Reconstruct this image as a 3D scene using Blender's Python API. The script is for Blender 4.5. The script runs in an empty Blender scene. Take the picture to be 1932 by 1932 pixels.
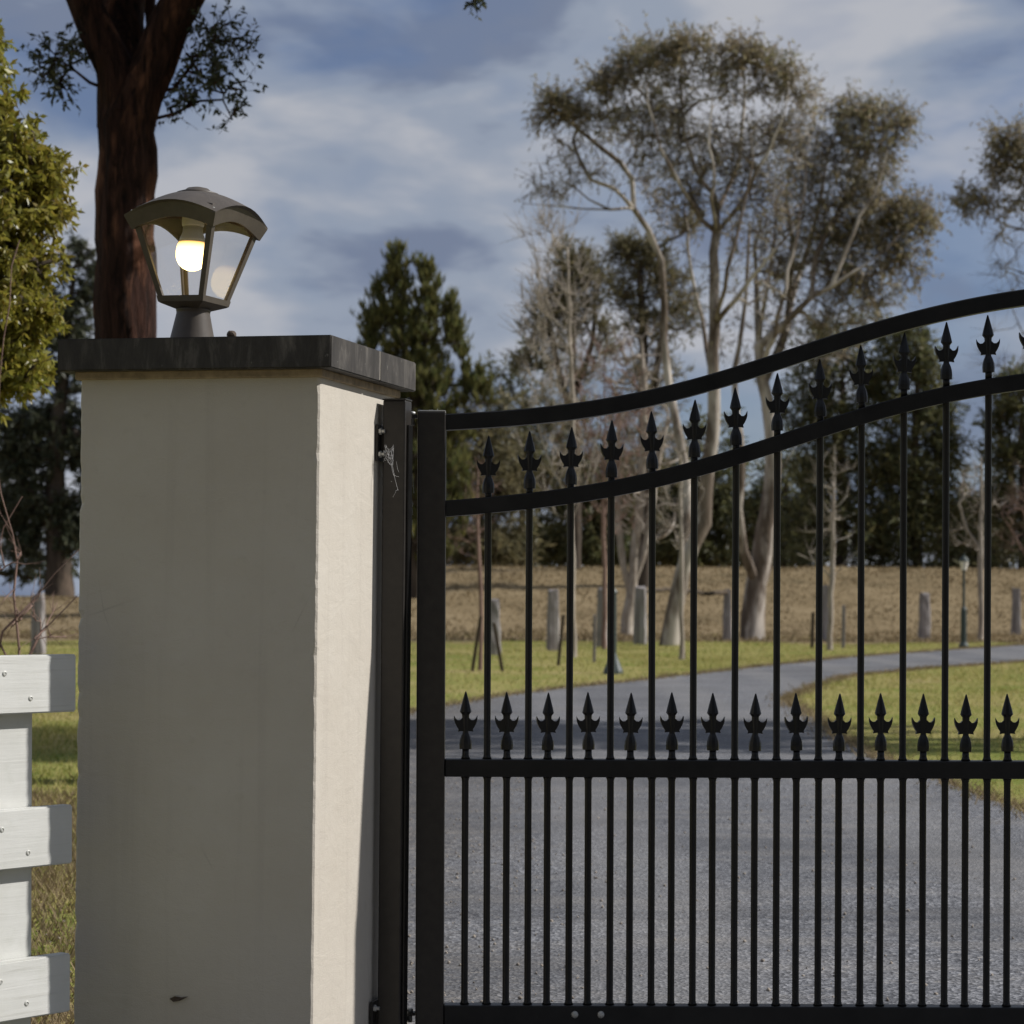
import bpy, bmesh, math, random
import numpy as np
from mathutils import Vector, Matrix

SC = bpy.context.scene
COL = SC.collection
R = math.radians

# ------------------------------------------------------------------ camera
F = 4480.0          # focal length in units of a 1932-unit wide frame
HY = 1126.0         # height of the horizon in the same units
ZC = 1.10           # eye height
ROLL = 0.004
cam_d = bpy.data.cameras.new('camera')
cam_d.sensor_width = 36.0
cam_d.lens = 36.0 * F / 1932.0
cam_d.shift_y = (HY - 966.0) / 1932.0
cam_d.clip_start = 0.1
cam_d.clip_end = 3000
cam_d.dof.use_dof = True
cam_d.dof.focus_distance = 5.35
cam_d.dof.aperture_fstop = 9.0
cam = bpy.data.objects.new('camera', cam_d)
COL.objects.link(cam)
c_, s_ = math.cos(ROLL), math.sin(ROLL)
RIGHT = np.array([c_, 0, s_]); UP = np.array([-s_, 0, c_]); FWD = np.array([0, 1.0, 0])
EYE = np.array([0, 0, ZC])
m = Matrix(((RIGHT[0], UP[0], 0, 0), (0, 0, -1, 0), (RIGHT[2], UP[2], 0, ZC), (0, 0, 0, 1)))
cam.matrix_world = m
SC.camera = cam

def P(px, py, d):
    """world point seen at (px, py) at depth d metres in front of the camera"""
    v = RIGHT * ((px - 966.0) / F) + UP * ((HY - py) / F) + FWD
    return EYE + v * d

def G(px, py):
    v = RIGHT * ((px - 966.0) / F) + UP * ((HY - py) / F) + FWD
    return EYE + v * (-ZC / v[2])

# ------------------------------------------------------------------ light
SUN_AZ, SUN_EL = R(4.6), R(38)      # azimuth from +X towards +Y
sun_dir = Vector((math.cos(SUN_EL) * math.cos(SUN_AZ), math.cos(SUN_EL) * math.sin(SUN_AZ), math.sin(SUN_EL)))
ld = bpy.data.lights.new('sun', 'SUN')
ld.energy = 4.8
ld.angle = R(0.6)
ld.color = (1.0, 0.968, 0.935)
sun = bpy.data.objects.new('sun', ld)
COL.objects.link(sun)
sun.rotation_euler = sun_dir.to_track_quat('Z', 'Y').to_euler()

SC.view_settings.view_transform = 'Standard'
SC.view_settings.look = 'None'
SC.view_settings.exposure = 0.0
SC.view_settings.gamma = 1.0
SC.view_settings.use_curve_mapping = False
SC.render.engine = 'CYCLES'
SC.cycles.use_denoising = True
SC.cycles.max_bounces = 6
SC.cycles.transparent_max_bounces = 12
SC.cycles.sample_clamp_indirect = 4.0

world = bpy.data.worlds.new('World')
SC.world = world
world.use_nodes = True

class NT:
    def __init__(self, tree):
        self.t = tree; self.n = tree.nodes; self.l = tree.links
    def add(self, typ, **kw):
        nd = self.n.new(typ)
        ins = kw.pop('ins', {})
        for k, v in kw.items(): setattr(nd, k, v)
        for k, v in ins.items():
            if hasattr(v, 'is_output') or isinstance(v, bpy.types.NodeSocket): self.l.new(v, nd.inputs[k])
            else: nd.inputs[k].default_value = v
        return nd
    def ramp(self, fac, stops, interp='LINEAR'):
        nd = self.n.new('ShaderNodeValToRGB'); self.l.new(fac, nd.inputs[0])
        cr = nd.color_ramp; cr.interpolation = interp
        while len(cr.elements) < len(stops): cr.elements.new(0.5)
        for e, (p, c) in zip(cr.elements, stops):
            e.position = p; e.color = (*c, 1) if len(c) == 3 else c
        return nd.outputs[0]
    def mix(self, fac, a, b, blend='MIX'):
        nd = self.n.new('ShaderNodeMix'); nd.data_type = 'RGBA'; nd.blend_type = blend
        for i, v in ((0, fac), (6, a), (7, b)):
            if isinstance(v, bpy.types.NodeSocket): self.l.new(v, nd.inputs[i])
            elif i == 0: nd.inputs[0].default_value = v
            else: nd.inputs[i].default_value = (*v, 1)
        return nd.outputs[2]
    def noise(self, vec, scale, detail=4, rough=0.55, dist=0.0):
        return self.add('ShaderNodeTexNoise', ins={'Vector': vec, 'Scale': scale, 'Detail': detail, 'Roughness': rough, 'Distortion': dist}).outputs[0]
    def mapping(self, vec, scale=(1, 1, 1), loc=(0, 0, 0), rot=(0, 0, 0)):
        return self.add('ShaderNodeMapping', ins={'Vector': vec, 'Scale': scale, 'Location': loc, 'Rotation': rot}).outputs[0]

w = NT(world.node_tree); w.n.clear()
wout = w.add('ShaderNodeOutputWorld')
bg = w.add('ShaderNodeBackground')
sky = w.add('ShaderNodeTexSky')
sky.sky_type = 'NISHITA'; sky.sun_disc = False
sky.sun_elevation = SUN_EL
sky.sun_rotation = math.pi / 2 - SUN_AZ
sky.altitude = 50; sky.air_density = 1.0; sky.dust_density = 0.6; sky.ozone_density = 1.5
SKY_S = 0.10
bg.inputs['Strength'].default_value = SKY_S
tc = w.add('ShaderNodeTexCoord')
mp = w.mapping(tc.outputs['Generated'], scale=(1.0, 1.0, 2.1), loc=(-6.35, 1.4, -7.92))
n1 = w.noise(mp, 8.5, 4, 0.52, 0.25)
mp2 = w.mapping(tc.outputs['Generated'], scale=(1.0, 1.0, 2.4), loc=(-5.7, 4.39, -7.29))
n2 = w.noise(mp2, 9.0, 5, 0.46, 0.2)
cover = w.ramp(n1, [(0.34, (0.40, 0.40, 0.40)), (0.46, (0.80, 0.80, 0.80)), (0.55, (1, 1, 1))], 'EASE')
k = 1.0 / SKY_S
ccol = w.ramp(n2, [(0.40, (0.18 * k, 0.22 * k, 0.315 * k)), (0.49, (0.295 * k, 0.34 * k, 0.425 * k)), (0.61, (0.45 * k, 0.465 * k, 0.51 * k))], 'EASE')
skc = w.mix(1.0, sky.outputs[0], (0.50, 0.54, 0.70), 'MULTIPLY')
skycol = w.mix(cover, skc, ccol)
w.l.new(skycol, bg.inputs['Color'])
w.l.new(bg.outputs[0], wout.inputs[0])

# ------------------------------------------------------------------ materials
def new_mat(name):
    mt = bpy.data.materials.new(name); mt.use_nodes = True
    t = NT(mt.node_tree); t.n.clear()
    out = t.add('ShaderNodeOutputMaterial')
    b = t.add('ShaderNodeBsdfPrincipled')
    t.l.new(b.outputs[0], out.inputs[0])
    co = t.add('ShaderNodeTexCoord').outputs['Object']
    return mt, t, b, co, out

def bump(t, b, h, strength=0.3, dist=0.01):
    nd = t.add('ShaderNodeBump', ins={'Height': h, 'Strength': strength, 'Distance': dist})
    t.l.new(nd.outputs[0], b.inputs['Normal'])

def m_render():
    mt, t, b, co, o = new_mat('painted_render')
    a = t.noise(co, 3.0, 5, 0.6); f = t.noise(co, 320, 3, 0.6); g = t.noise(co, 26, 5, 0.65); tr = t.noise(t.mapping(co, (1, 1, 2.2), rot=(0.3, 0.5, 0.2)), 9, 4, 0.6, 0.8)
    c = t.ramp(a, [(0.3, (0.485, 0.440, 0.368)), (0.7, (0.535, 0.495, 0.425))])
    c = t.mix(t.ramp(g, [(0.58, (0, 0, 0)), (0.8, (0.35, 0.35, 0.35))]), c, (0.40, 0.36, 0.30))
    # rain streaks running down, and dirt splashed up from the ground
    st = t.noise(t.mapping(co, (22, 22, 0.9)), 1.0, 4, 0.6)
    c = t.mix(t.ramp(st, [(0.55, (0, 0, 0)), (0.80, (0.30, 0.30, 0.30))]), c, (0.37, 0.33, 0.28))
    sx = t.add('ShaderNodeSeparateXYZ', ins={0: co})
    ht = t.add('ShaderNodeMapRange', ins={0: sx.outputs[2], 1: 0.0, 2: 0.45, 3: 0.30, 4: 0.0})
    sp = t.add('ShaderNodeMath', operation='MULTIPLY', ins={0: ht.outputs[0], 1: t.ramp(t.noise(co, 12, 6, 0.7), [(0.35, (0, 0, 0)), (0.7, (1, 1, 1))])})
    c = t.mix(sp.outputs[0], c, (0.24, 0.19, 0.14))
    # a few hairline marks
    vo = t.add('ShaderNodeTexVoronoi', feature='DISTANCE_TO_EDGE', ins={'Vector': t.mapping(co, (1, 1, 0.7)), 'Scale': 2.1})
    hair = t.ramp(vo.outputs['Distance'], [(0.0, (0.30, 0.30, 0.30)), (0.003, (0, 0, 0))])
    hm = t.add('ShaderNodeMath', operation='MULTIPLY', ins={0: hair, 1: t.ramp(t.noise(co, 3.4, 3, 0.6), [(0.56, (0, 0, 0)), (0.66, (1, 1, 1))])})
    c = t.mix(hm.outputs[0], c, (0.22, 0.19, 0.16))
    t.l.new(c, b.inputs['Base Color']); b.inputs['Roughness'].default_value = 0.85
    a1 = t.add('ShaderNodeMath', operation='MULTIPLY_ADD', ins={0: f, 1: 0.5, 2: g})
    a2 = t.add('ShaderNodeMath', operation='MULTIPLY_ADD', ins={0: tr, 1: 1.2, 2: a1.outputs[0]})
    bump(t, b, a2.outputs[0], 0.35, 0.005)
    return mt

def m_cap():
    mt, t, b, co, o = new_mat('charcoal_stone')
    a = t.noise(t.mapping(co, (26, 26, 7)), 1.0, 6, 0.7, 0.5); g = t.noise(co, 35, 5, 0.7)
    c = t.ramp(a, [(0.32, (0.016, 0.013, 0.010)), (0.52, (0.036, 0.031, 0.026)), (0.74, (0.125, 0.112, 0.096))])
    c = t.mix(t.ramp(g, [(0.66, (0, 0, 0)), (0.74, (0.7, 0.7, 0.7))]), c, (0.26, 0.25, 0.22))
    t.l.new(c, b.inputs['Base Color']); b.inputs['Roughness'].default_value = 0.7
    bump(t, b, g, 0.25, 0.004)
    return mt

def m_plain(name, col, rough=0.5, metal=0.0, var=0.15, scale=40, bmp=0.1, col2=None, spec=None, stretch=(1, 1, 1)):
    mt, t, b, co, o = new_mat(name)
    n = t.noise(t.mapping(co, stretch), scale, 5, 0.6)
    if col2 is None: lo = tuple(x * (1 - var) for x in col); hi = tuple(min(1, x * (1 + var)) for x in col)
    else: lo, hi = col, col2
    t.l.new(t.ramp(n, [(0.32, lo), (0.68, hi)]), b.inputs['Base Color'])
    b.inputs['Roughness'].default_value = rough; b.inputs['Metallic'].default_value = metal
    if spec is not None: b.inputs['Specular IOR Level'].default_value = spec
    if bmp: bump(t, b, n, bmp, 0.004)
    return mt

def m_whitewood():
    mt, t, b, co, o = new_mat('white_painted_timber')
    gr = t.noise(t.mapping(co, (3, 60, 60)), 1.0, 6, 0.65, 0.4)
    n = t.noise(co, 9, 5, 0.6)
    c = t.ramp(n, [(0.3, (0.56, 0.56, 0.52)), (0.7, (0.63, 0.63, 0.595))])
    c = t.mix(t.ramp(gr, [(0.58, (0, 0, 0)), (0.76, (0.6, 0.6, 0.6))]), c, (0.36, 0.35, 0.30))
    al = t.noise(co, 7, 6, 0.7)
    c = t.mix(t.ramp(al, [(0.56, (0, 0, 0)), (0.75, (0.35, 0.35, 0.35))]), c, (0.38, 0.40, 0.32))
    t.l.new(c, b.inputs['Base Color']); b.inputs['Roughness'].default_value = 0.6
    bump(t, b, gr, 0.35, 0.003)
    return mt

def m_bark(name, c1, c2, c3, sxy=9, sz=1.6, bmp=0.8, dist=0.03, spots=0.62):
    mt, t, b, co, o = new_mat(name)
    n = t.noise(t.mapping(co, (sxy, sxy, sz)), 1.0, 6, 0.65, 0.6)
    n2 = t.noise(t.mapping(co, (sxy * .35, sxy * .35, sz * .5)), 1.0, 4, 0.6)
    c = t.ramp(n, [(0.35, c1), (0.65, c2)])
    c = t.mix(t.ramp(n2, [(spots - 0.08, (0, 0, 0)), (spots + 0.06, (1, 1, 1))]), c, c3)
    t.l.new(c, b.inputs['Base Color']); b.inputs['Roughness'].default_value = 0.9
    b.inputs['Specular IOR Level'].default_value = 0.15
    bump(t, b, n, bmp, dist)
    return mt

def m_leaf(name, cols, trans=0.35, rough=0.45, spec=0.35):
    mt = bpy.data.materials.new(name); mt.use_nodes = True
    t = NT(mt.node_tree); t.n.clear()
    out = t.add('ShaderNodeOutputMaterial')
    geo = t.add('ShaderNodeNewGeometry')
    co = t.add('ShaderNodeTexCoord').outputs['Object']
    rp = t.ramp(geo.outputs['Random Per Island'], [(i / (len(cols) - 1), c) for i, c in enumerate(cols)])
    n = t.noise(co, 0.9, 3, 0.6)
    rp = t.mix(t.ramp(n, [(0.35, (0, 0, 0)), (0.7, (0.5, 0.5, 0.5))]), rp, cols[-1])
    b = t.add('ShaderNodeBsdfPrincipled', ins={'Base Color': rp, 'Roughness': rough, 'Specular IOR Level': spec})
    tr = t.add('ShaderNodeBsdfTranslucent', ins={'Color': rp})
    mx = t.add('ShaderNodeMixShader', ins={0: trans})
    t.l.new(b.outputs[0], mx.inputs[1]); t.l.new(tr.outputs[0], mx.inputs[2])
    t.l.new(mx.outputs[0], out.inputs[0])
    return mt

def m_asphalt():
    mt, t, b, co, o = new_mat('chip_seal')
    v = t.add('ShaderNodeTexVoronoi', ins={'Vector': co, 'Scale': 85.0})
    v2 = t.add('ShaderNodeTexVoronoi', ins={'Vector': co, 'Scale': 45.0})
    big = t.noise(co, 0.55, 6, 0.6); mid = t.noise(t.mapping(co, (0.5, 2.2, 1)), 1.3, 5, 0.65)
    base = t.ramp(v.outputs['Color'], [(0.1, (0.046, 0.047, 0.052)), (0.5, (0.133, 0.136, 0.146)), (0.9, (0.285, 0.288, 0.30))])
    base = t.mix(t.ramp(v2.outputs['Color'], [(0.86, (0, 0, 0)), (0.92, (0.6, 0.6, 0.6))]), base, (0.36, 0.34, 0.31))
    base = t.mix(t.ramp(big, [(0.42, (0, 0, 0)), (0.62, (0.7, 0.7, 0.7))]), base, (0.085, 0.087, 0.093))
    base = t.mix(t.ramp(mid, [(0.48, (0, 0, 0)), (0.72, (0.5, 0.5, 0.5))]), base, (0.25, 0.232, 0.210))
    sx = t.add('ShaderNodeSeparateXYZ', ins={0: co})
    wv = t.add('ShaderNodeMath', operation='MULTIPLY_ADD', ins={0: t.noise(co, 0.8, 4, 0.6), 1: 1.6, 2: sx.outputs[0]})
    sy = t.add('ShaderNodeMath', operation='MULTIPLY_ADD', ins={0: t.noise(co, 0.9, 5, 0.6), 1: 0.8, 2: sx.outputs[1]})
    seam = t.ramp(t.add('ShaderNodeMapRange', ins={0: sy.outputs[0], 1: 8.0, 2: 9.2, 3: 0.0, 4: 1.0}).outputs[0], [(0.36, (0, 0, 0)), (0.42, (0.6, 0.6, 0.6)), (0.46, (0.15, 0.15, 0.15)), (0.56, (0.45, 0.45, 0.45)), (0.62, (0, 0, 0))])
    base = t.mix(seam, base, (0.060, 0.061, 0.066))
    wt = t.add('ShaderNodeTexWave', wave_type='BANDS', bands_direction='X', ins={'Vector': co, 'Scale': 0.21, 'Distortion': 2.5, 'Detail': 3.0, 'Detail Scale': 0.6, 'Phase Offset': 1.0})
    base = t.mix(t.ramp(wt.outputs['Fac'], [(0.55, (0, 0, 0)), (0.9, (0.30, 0.30, 0.30))]), base, (0.23, 0.222, 0.212))
    sh = t.ramp(t.add('ShaderNodeMapRange', ins={0: wv.outputs[0], 1: -0.6, 2: 1.6, 3: 0.0, 4: 1.0}).outputs[0], [(0.25, (0.62, 0.62, 0.62)), (0.75, (0, 0, 0))])
    base = t.mix(sh, base, t.ramp(v2.outputs['Color'], [(0.15, (0.040, 0.037, 0.034)), (0.55, (0.10, 0.092, 0.084)), (0.9, (0.26, 0.225, 0.18))]))
    t.l.new(base, b.inputs['Base Color']); b.inputs['Roughness'].default_value = 0.85
    b.inputs['Specular IOR Level'].default_value = 0.25
    h = t.add('ShaderNodeMath', operation='ADD', ins={0: v.outputs['Distance'], 1: t.noise(co, 60, 4, 0.7)})
    bump(t, b, h.outputs[0], 0.8, 0.006)
    return mt

def m_ground(name, stops, s1=0.5, s2=14, dark=None, bmp=0.6, st=(1, 1, 1)):
    mt, t, b, co, o = new_mat(name)
    a = t.noise(t.mapping(co, st), s1, 6, 0.62); f = t.noise(co, s2, 5, 0.7)
    mx = t.add('ShaderNodeMath', operation='MULTIPLY_ADD', ins={0: f, 1: 0.55, 2: 0.0})
    ad = t.add('ShaderNodeMath', operation='MULTIPLY_ADD', ins={0: a, 1: 0.6, 2: mx.outputs[0]})
    c = t.ramp(ad.outputs[0], stops)
    t.l.new(c, b.inputs['Base Color']); b.inputs['Roughness'].default_value = 0.95
    b.inputs['Specular IOR Level'].default_value = 0.1
    bump(t, b, f, bmp, 0.05)
    return mt

def m_glass():
    mt = bpy.data.materials.new('clear_pane'); mt.use_nodes = True
    t = NT(mt.node_tree); t.n.clear()
    out = t.add('ShaderNodeOutputMaterial')
    tr = t.add('ShaderNodeBsdfTransparent', ins={'Color': (0.965, 0.965, 0.97, 1)})
    gl = t.add('ShaderNodeBsdfGlossy', ins={'Color': (1, 1, 1, 1), 'Roughness': 0.03})
    fr = t.add('ShaderNodeLayerWeight', ins={'Blend': 0.5})
    pw = t.add('ShaderNodeMath', operation='POWER', ins={0: fr.outputs['Facing'], 1: 4.0})
    co = t.add('ShaderNodeTexCoord').outputs['Object']
    sm = t.noise(co, 18, 4, 0.6)
    ad = t.add('ShaderNodeMath', operation='MULTIPLY_ADD', ins={0: pw.outputs[0], 1: 0.4, 2: 0.02})
    mx = t.add('ShaderNodeMixShader', ins={0: ad.outputs[0]})
    t.l.new(tr.outputs[0], mx.inputs[1]); t.l.new(gl.outputs[0], mx.inputs[2])
    df = t.add('ShaderNodeBsdfDiffuse', ins={'Color': (0.7, 0.68, 0.65, 1)})
    mx2 = t.add('ShaderNodeMixShader', ins={0: t.ramp(sm, [(0.45, (0.0,) * 3), (0.8, (0.02,) * 3)])})
    t.l.new(mx.outputs[0], mx2.inputs[1]); t.l.new(df.outputs[0], mx2.inputs[2])
    t.l.new(mx2.outputs[0], out.inputs[0])
    return mt

def m_emit(name, col, s):
    mt = bpy.data.materials.new(name); mt.use_nodes = True
    t = NT(mt.node_tree); t.n.clear()
    out = t.add('ShaderNodeOutputMaterial')
    e = t.add('ShaderNodeEmission', ins={'Color': (*col, 1), 'Strength': s})
    t.l.new(e.outputs[0], out.inputs[0])
    return mt

def m_bulb():
    mt = bpy.data.materials.new('lit_bulb'); mt.use_nodes = True
    t = NT(mt.node_tree); t.n.clear()
    out = t.add('ShaderNodeOutputMaterial')
    z = t.add('ShaderNodeSeparateXYZ', ins={0: t.add('ShaderNodeTexCoord').outputs['Generated']}).outputs[2]
    col = t.ramp(z, [(0.55, (1.0, 0.70, 0.26)), (0.86, (1.0, 0.62, 0.22)), (1.0, (1.0, 0.50, 0.14))])
    st = t.ramp(z, [(0.60, (1, 1, 1)), (0.90, (0.5, 0.5, 0.5)), (1.0, (0.16, 0.16, 0.16))])
    ml = t.add('ShaderNodeMath', operation='MULTIPLY', ins={0: st, 1: 7.0})
    e = t.add('ShaderNodeEmission', ins={'Color': col, 'Strength': ml.outputs[0]})
    t.l.new(e.outputs[0], out.inputs[0])
    return mt

M = dict(
    render=m_render(), cap=m_cap(), wood=m_whitewood(),
    mortar=m_plain('cap_mortar', (0.30, 0.23, 0.15), 0.9, var=0.3),
    black=m_plain('black_gate_paint', (0.0028, 0.0028, 0.0032), 0.38, spec=0.32, col2=(0.010, 0.0098, 0.0095), scale=14, bmp=0.08),
    bronze=m_plain('dark_bronze_post_paint', (0.020, 0.017, 0.014), 0.45, var=0.25, bmp=0.06, spec=0.4),
    lantern=m_plain('bronze_lantern_paint', (0.080, 0.066, 0.052), 0.5, var=0.12, bmp=0.04),
    zinc=m_plain('galvanised_steel', (0.42, 0.42, 0.40), 0.5, 0.6),
    screw=m_plain('screw_head', (0.50, 0.50, 0.46), 0.5, 0.1),
    socket=m_plain('cream_lampholder', (0.75, 0.70, 0.62), 0.35, var=0.03, bmp=0),
    bulb=m_bulb(),
    glass=m_glass(),
    web=m_plain('cobweb_thread', (0.5, 0.5, 0.5), 0.5, bmp=0),
    asphalt=m_asphalt(),
    grass=m_ground('lawn', [(0.34, (0.095, 0.135, 0.024)), (0.50, (0.175, 0.195, 0.042)), (0.60, (0.27, 0.24, 0.08)), (0.72, (0.34, 0.265, 0.13))], 0.45, 9),
    straw=m_ground('dry_paddock', [(0.36, (0.115, 0.090, 0.048)), (0.54, (0.195, 0.146, 0.080)), (0.72, (0.265, 0.205, 0.120))], 0.30, 1.4, bmp=0.25, st=(0.35, 1.2, 1.2)),
    blade=m_leaf('grass_blades', [(0.10, 0.165, 0.024), (0.24, 0.27, 0.05), (0.38, 0.345, 0.10), (0.48, 0.40, 0.18)], 0.40, 0.6, 0.2),
    dryblade=m_leaf('dry_grass_blades', [(0.15, 0.115, 0.06), (0.23, 0.175, 0.095), (0.31, 0.24, 0.14)], 0.3, 0.7, 0.15),
    redbark=m_bark('red_brown_bark', (0.010, 0.006, 0.005), (0.070, 0.033, 0.023), (0.20, 0.090, 0.052), 26, 3.4, 1.0, 0.06, 0.62),
    gumbark=m_bark('smooth_gum_bark', (0.085, 0.063, 0.046), (0.21, 0.17, 0.135), (0.50, 0.45, 0.39), 5, 0.9, 0.6, 0.04, 0.54),
    darkbark=m_bark('dark_bark', (0.045, 0.035, 0.028), (0.10, 0.08, 0.06), (0.15, 0.11, 0.08), 5, 1.0, 0.6, 0.03),
    palebark=m_bark('pale_sapling_bark', (0.24, 0.20, 0.16), (0.42, 0.37, 0.31), (0.55, 0.49, 0.42), 8, 2, 0.3, 0.01),
    pinkbark=m_bark('pinkish_twig_bark', (0.16, 0.10, 0.08), (0.28, 0.19, 0.155), (0.34, 0.25, 0.20), 8, 2, 0.3, 0.01),
    posttimber=m_bark('grey_weathered_timber', (0.17, 0.15, 0.145), (0.33, 0.305, 0.295), (0.40, 0.37, 0.35), 12, 1.2, 0.6, 0.02),
    darktimber=m_bark('dark_stake_timber', (0.05, 0.04, 0.03), (0.11, 0.085, 0.06), (0.15, 0.11, 0.08), 12, 2, 0.5, 0.01),
    gumleaf=m_leaf('gum_leaves', [(0.13, 0.14, 0.065), (0.25, 0.235, 0.115), (0.35, 0.305, 0.175), (0.32, 0.24, 0.15)], 0.52),
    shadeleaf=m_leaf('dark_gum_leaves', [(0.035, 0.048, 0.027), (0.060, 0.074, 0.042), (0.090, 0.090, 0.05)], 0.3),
    yellowleaf=m_leaf('yellow_green_leaves', [(0.13, 0.16, 0.022), (0.26, 0.27, 0.040), (0.37, 0.35, 0.060), (0.26, 0.19, 0.036)], 0.48, 0.35, 0.5),
    cypress=m_leaf('cypress_sprays', [(0.06, 0.085, 0.032), (0.13, 0.145, 0.05), (0.22, 0.195, 0.066)], 0.45),
    casuarina=m_leaf('olive_sprays', [(0.10, 0.10, 0.050), (0.17, 0.155, 0.078), (0.235, 0.195, 0.105)], 0.45),
    darkspray=m_leaf('dark_green_sprays', [(0.055, 0.075, 0.036), (0.12, 0.13, 0.055), (0.20, 0.18, 0.08)], 0.45),
    lampgreen=m_plain('dark_green_lamp_paint', (0.03, 0.045, 0.04), 0.5),
    stone=m_plain('loose_chips', (0.16, 0.14, 0.12), 0.9, col2=(0.36, 0.31, 0.25), scale=8),
    deadleaf=m_plain('dead_leaf', (0.06, 0.04, 0.025), 0.8),
    thatch=m_plain('brown_twigs', (0.10, 0.07, 0.05), 0.9),
)

# ------------------------------------------------------------------ mesh helpers
def tag(o, label=None, cat=None, group=None, kind=None):
    for k_, v_ in (('label', label), ('category', cat), ('group', group), ('kind', kind)):
        if v_: o[k_] = v_
    return o

def empty(name, loc=(0, 0, 0), rot=(0, 0, 0), **kw):
    o = bpy.data.objects.new(name, None); COL.objects.link(o)
    o.location = loc; o.rotation_euler = rot; o.empty_display_size = 0.1
    return tag(o, **kw)

def link(name, me, mat, parent=None, loc=None, rot=None, smooth=False, **kw):
    o = bpy.data.objects.new(name, me); COL.objects.link(o)
    if mat is not None and not me.materials: me.materials.append(mat)
    if parent is not None: o.parent = parent
    if loc is not None: o.location = loc
    if rot is not None: o.rotation_euler = rot
    if smooth:
        me.polygons.foreach_set('use_smooth', [True] * len(me.polygons))
    return tag(o, **kw)

def bm_mesh(name, bm):
    me = bpy.data.meshes.new(name)
    bmesh.ops.recalc_face_normals(bm, faces=bm.faces)
    bm.to_mesh(me); bm.free(); return me

def box_bm(bm, lo, hi, mat=None):
    lo = Vector(lo); hi = Vector(hi)
    r = bmesh.ops.create_cube(bm, size=1.0)
    for v in r['verts']:
        v.co = Vector(((lo[i] + hi[i]) / 2 + v.co[i] * (hi[i] - lo[i])) for i in range(3))
        if mat is not None: v.co = mat @ v.co
    return r['verts']

def box_me(name, lo, hi, bev=0.0, seg=2):
    bm = bmesh.new(); box_bm(bm, lo, hi)
    if bev: bmesh.ops.bevel(bm, geom=bm.edges[:], offset=bev, segments=seg, affect='EDGES', profile=0.5)
    return bm_mesh(name, bm)

def lathe_me(name, prof, seg=12, closed=True):
    """prof: [(r, z)] from bottom to top"""
    vs, fs = [], []
    for r, z in prof:
        for i in range(seg):
            a = 2 * math.pi * i / seg
            vs.append((r * math.cos(a), r * math.sin(a), z))
    for j in range(len(prof) - 1):
        for i in range(seg):
            fs.append((j * seg + i, j * seg + (i + 1) % seg, (j + 1) * seg + (i + 1) % seg, (j + 1) * seg + i))
    if closed:
        fs.append(tuple(range(seg - 1, -1, -1))); fs.append(tuple((len(prof) - 1) * seg + i for i in range(seg)))
    me = bpy.data.meshes.new(name); me.from_pydata(vs, [], fs); me.update(); return me

def prism(bm, pts, y0, y1):
    """extrude an outline in the XZ plane along Y"""
    a = [bm.verts.new((x, y0, z)) for x, z in pts]; b = [bm.verts.new((x, y1, z)) for x, z in pts]
    bm.faces.new(a); bm.faces.new(b[::-1])
    n = len(pts)
    for i in range(n): bm.faces.new((a[i], b[i], b[(i + 1) % n], a[(i + 1) % n]))

def quads_me(name, V, n=4):
    """V: (k*n, 3) array, each n verts one face"""
    me = bpy.data.meshes.new(name)
    V = np.ascontiguousarray(V, dtype=np.float32); nv = len(V); nf = nv // n
    me.vertices.add(nv); me.vertices.foreach_set('co', V.ravel())
    me.loops.add(nv); me.loops.foreach_set('vertex_index', np.arange(nv, dtype=np.int32))
    me.polygons.add(nf); me.polygons.foreach_set('loop_start', np.arange(0, nv, n, dtype=np.int32))
    me.update(calc_edges=True); return me

def raw_me(name, V, Fq):
    me = bpy.data.meshes.new(name)
    V = np.ascontiguousarray(V, dtype=np.float32); Fq = np.ascontiguousarray(Fq, dtype=np.int32)
    me.vertices.add(len(V)); me.vertices.foreach_set('co', V.ravel())
    me.loops.add(Fq.size); me.loops.foreach_set('vertex_index', Fq.ravel())
    me.polygons.add(len(Fq)); me.polygons.foreach_set('loop_start', np.arange(0, Fq.size, Fq.shape[1], dtype=np.int32))
    me.update(calc_edges=True); return me

def unit(v): return v / np.maximum(np.linalg.norm(v, axis=-1, keepdims=True), 1e-9)

def leaf_quads(C, D, L, W, rng, fold=0.0):
    """diamond leaves: C base points, D unit long axes"""
    n = len(C); N = unit(np.cross(D, rng.normal(size=(n, 3))))
    L = np.broadcast_to(np.asarray(L, float), (n,))[:, None]; W = np.broadcast_to(np.asarray(W, float), (n,))[:, None]
    mid = C + D * L * 0.45
    V = np.stack([C, mid + N * W * 0.5, C + D * L, mid - N * W * 0.5], 1)
    return V.reshape(-1, 3)

def blade_tris(C, H, Wd, lean, rng):
    n = len(C); a = rng.uniform(0, 2 * math.pi, n); b = rng.uniform(0, 2 * math.pi, n)
    s = np.stack([np.cos(a), np.sin(a), np.zeros(n)], 1) * Wd[:, None] * 0.5
    tip = C + np.stack([np.cos(b) * lean * H, np.sin(b) * lean * H, H], 1)
    return np.stack([C - s, C + s, tip], 1).reshape(-1, 3)

# ------------------------------------------------------------------ ground, drive, embankment
def sheet(name, xs, ys, zf, mat, **kw):
    X, Y = np.meshgrid(xs, ys); Z = zf(X, Y)
    V = np.stack([X, Y, Z], -1).reshape(-1, 3)
    nx, ny = len(xs), len(ys)
    i = np.arange(nx - 1)[None, :] + np.arange(ny - 1)[:, None] * nx
    Fq = np.stack([i, i + 1, i + 1 + nx, i + nx], -1).reshape(-1, 4)
    return link(name, raw_me(name, V, Fq), mat, smooth=True, **kw)

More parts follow.
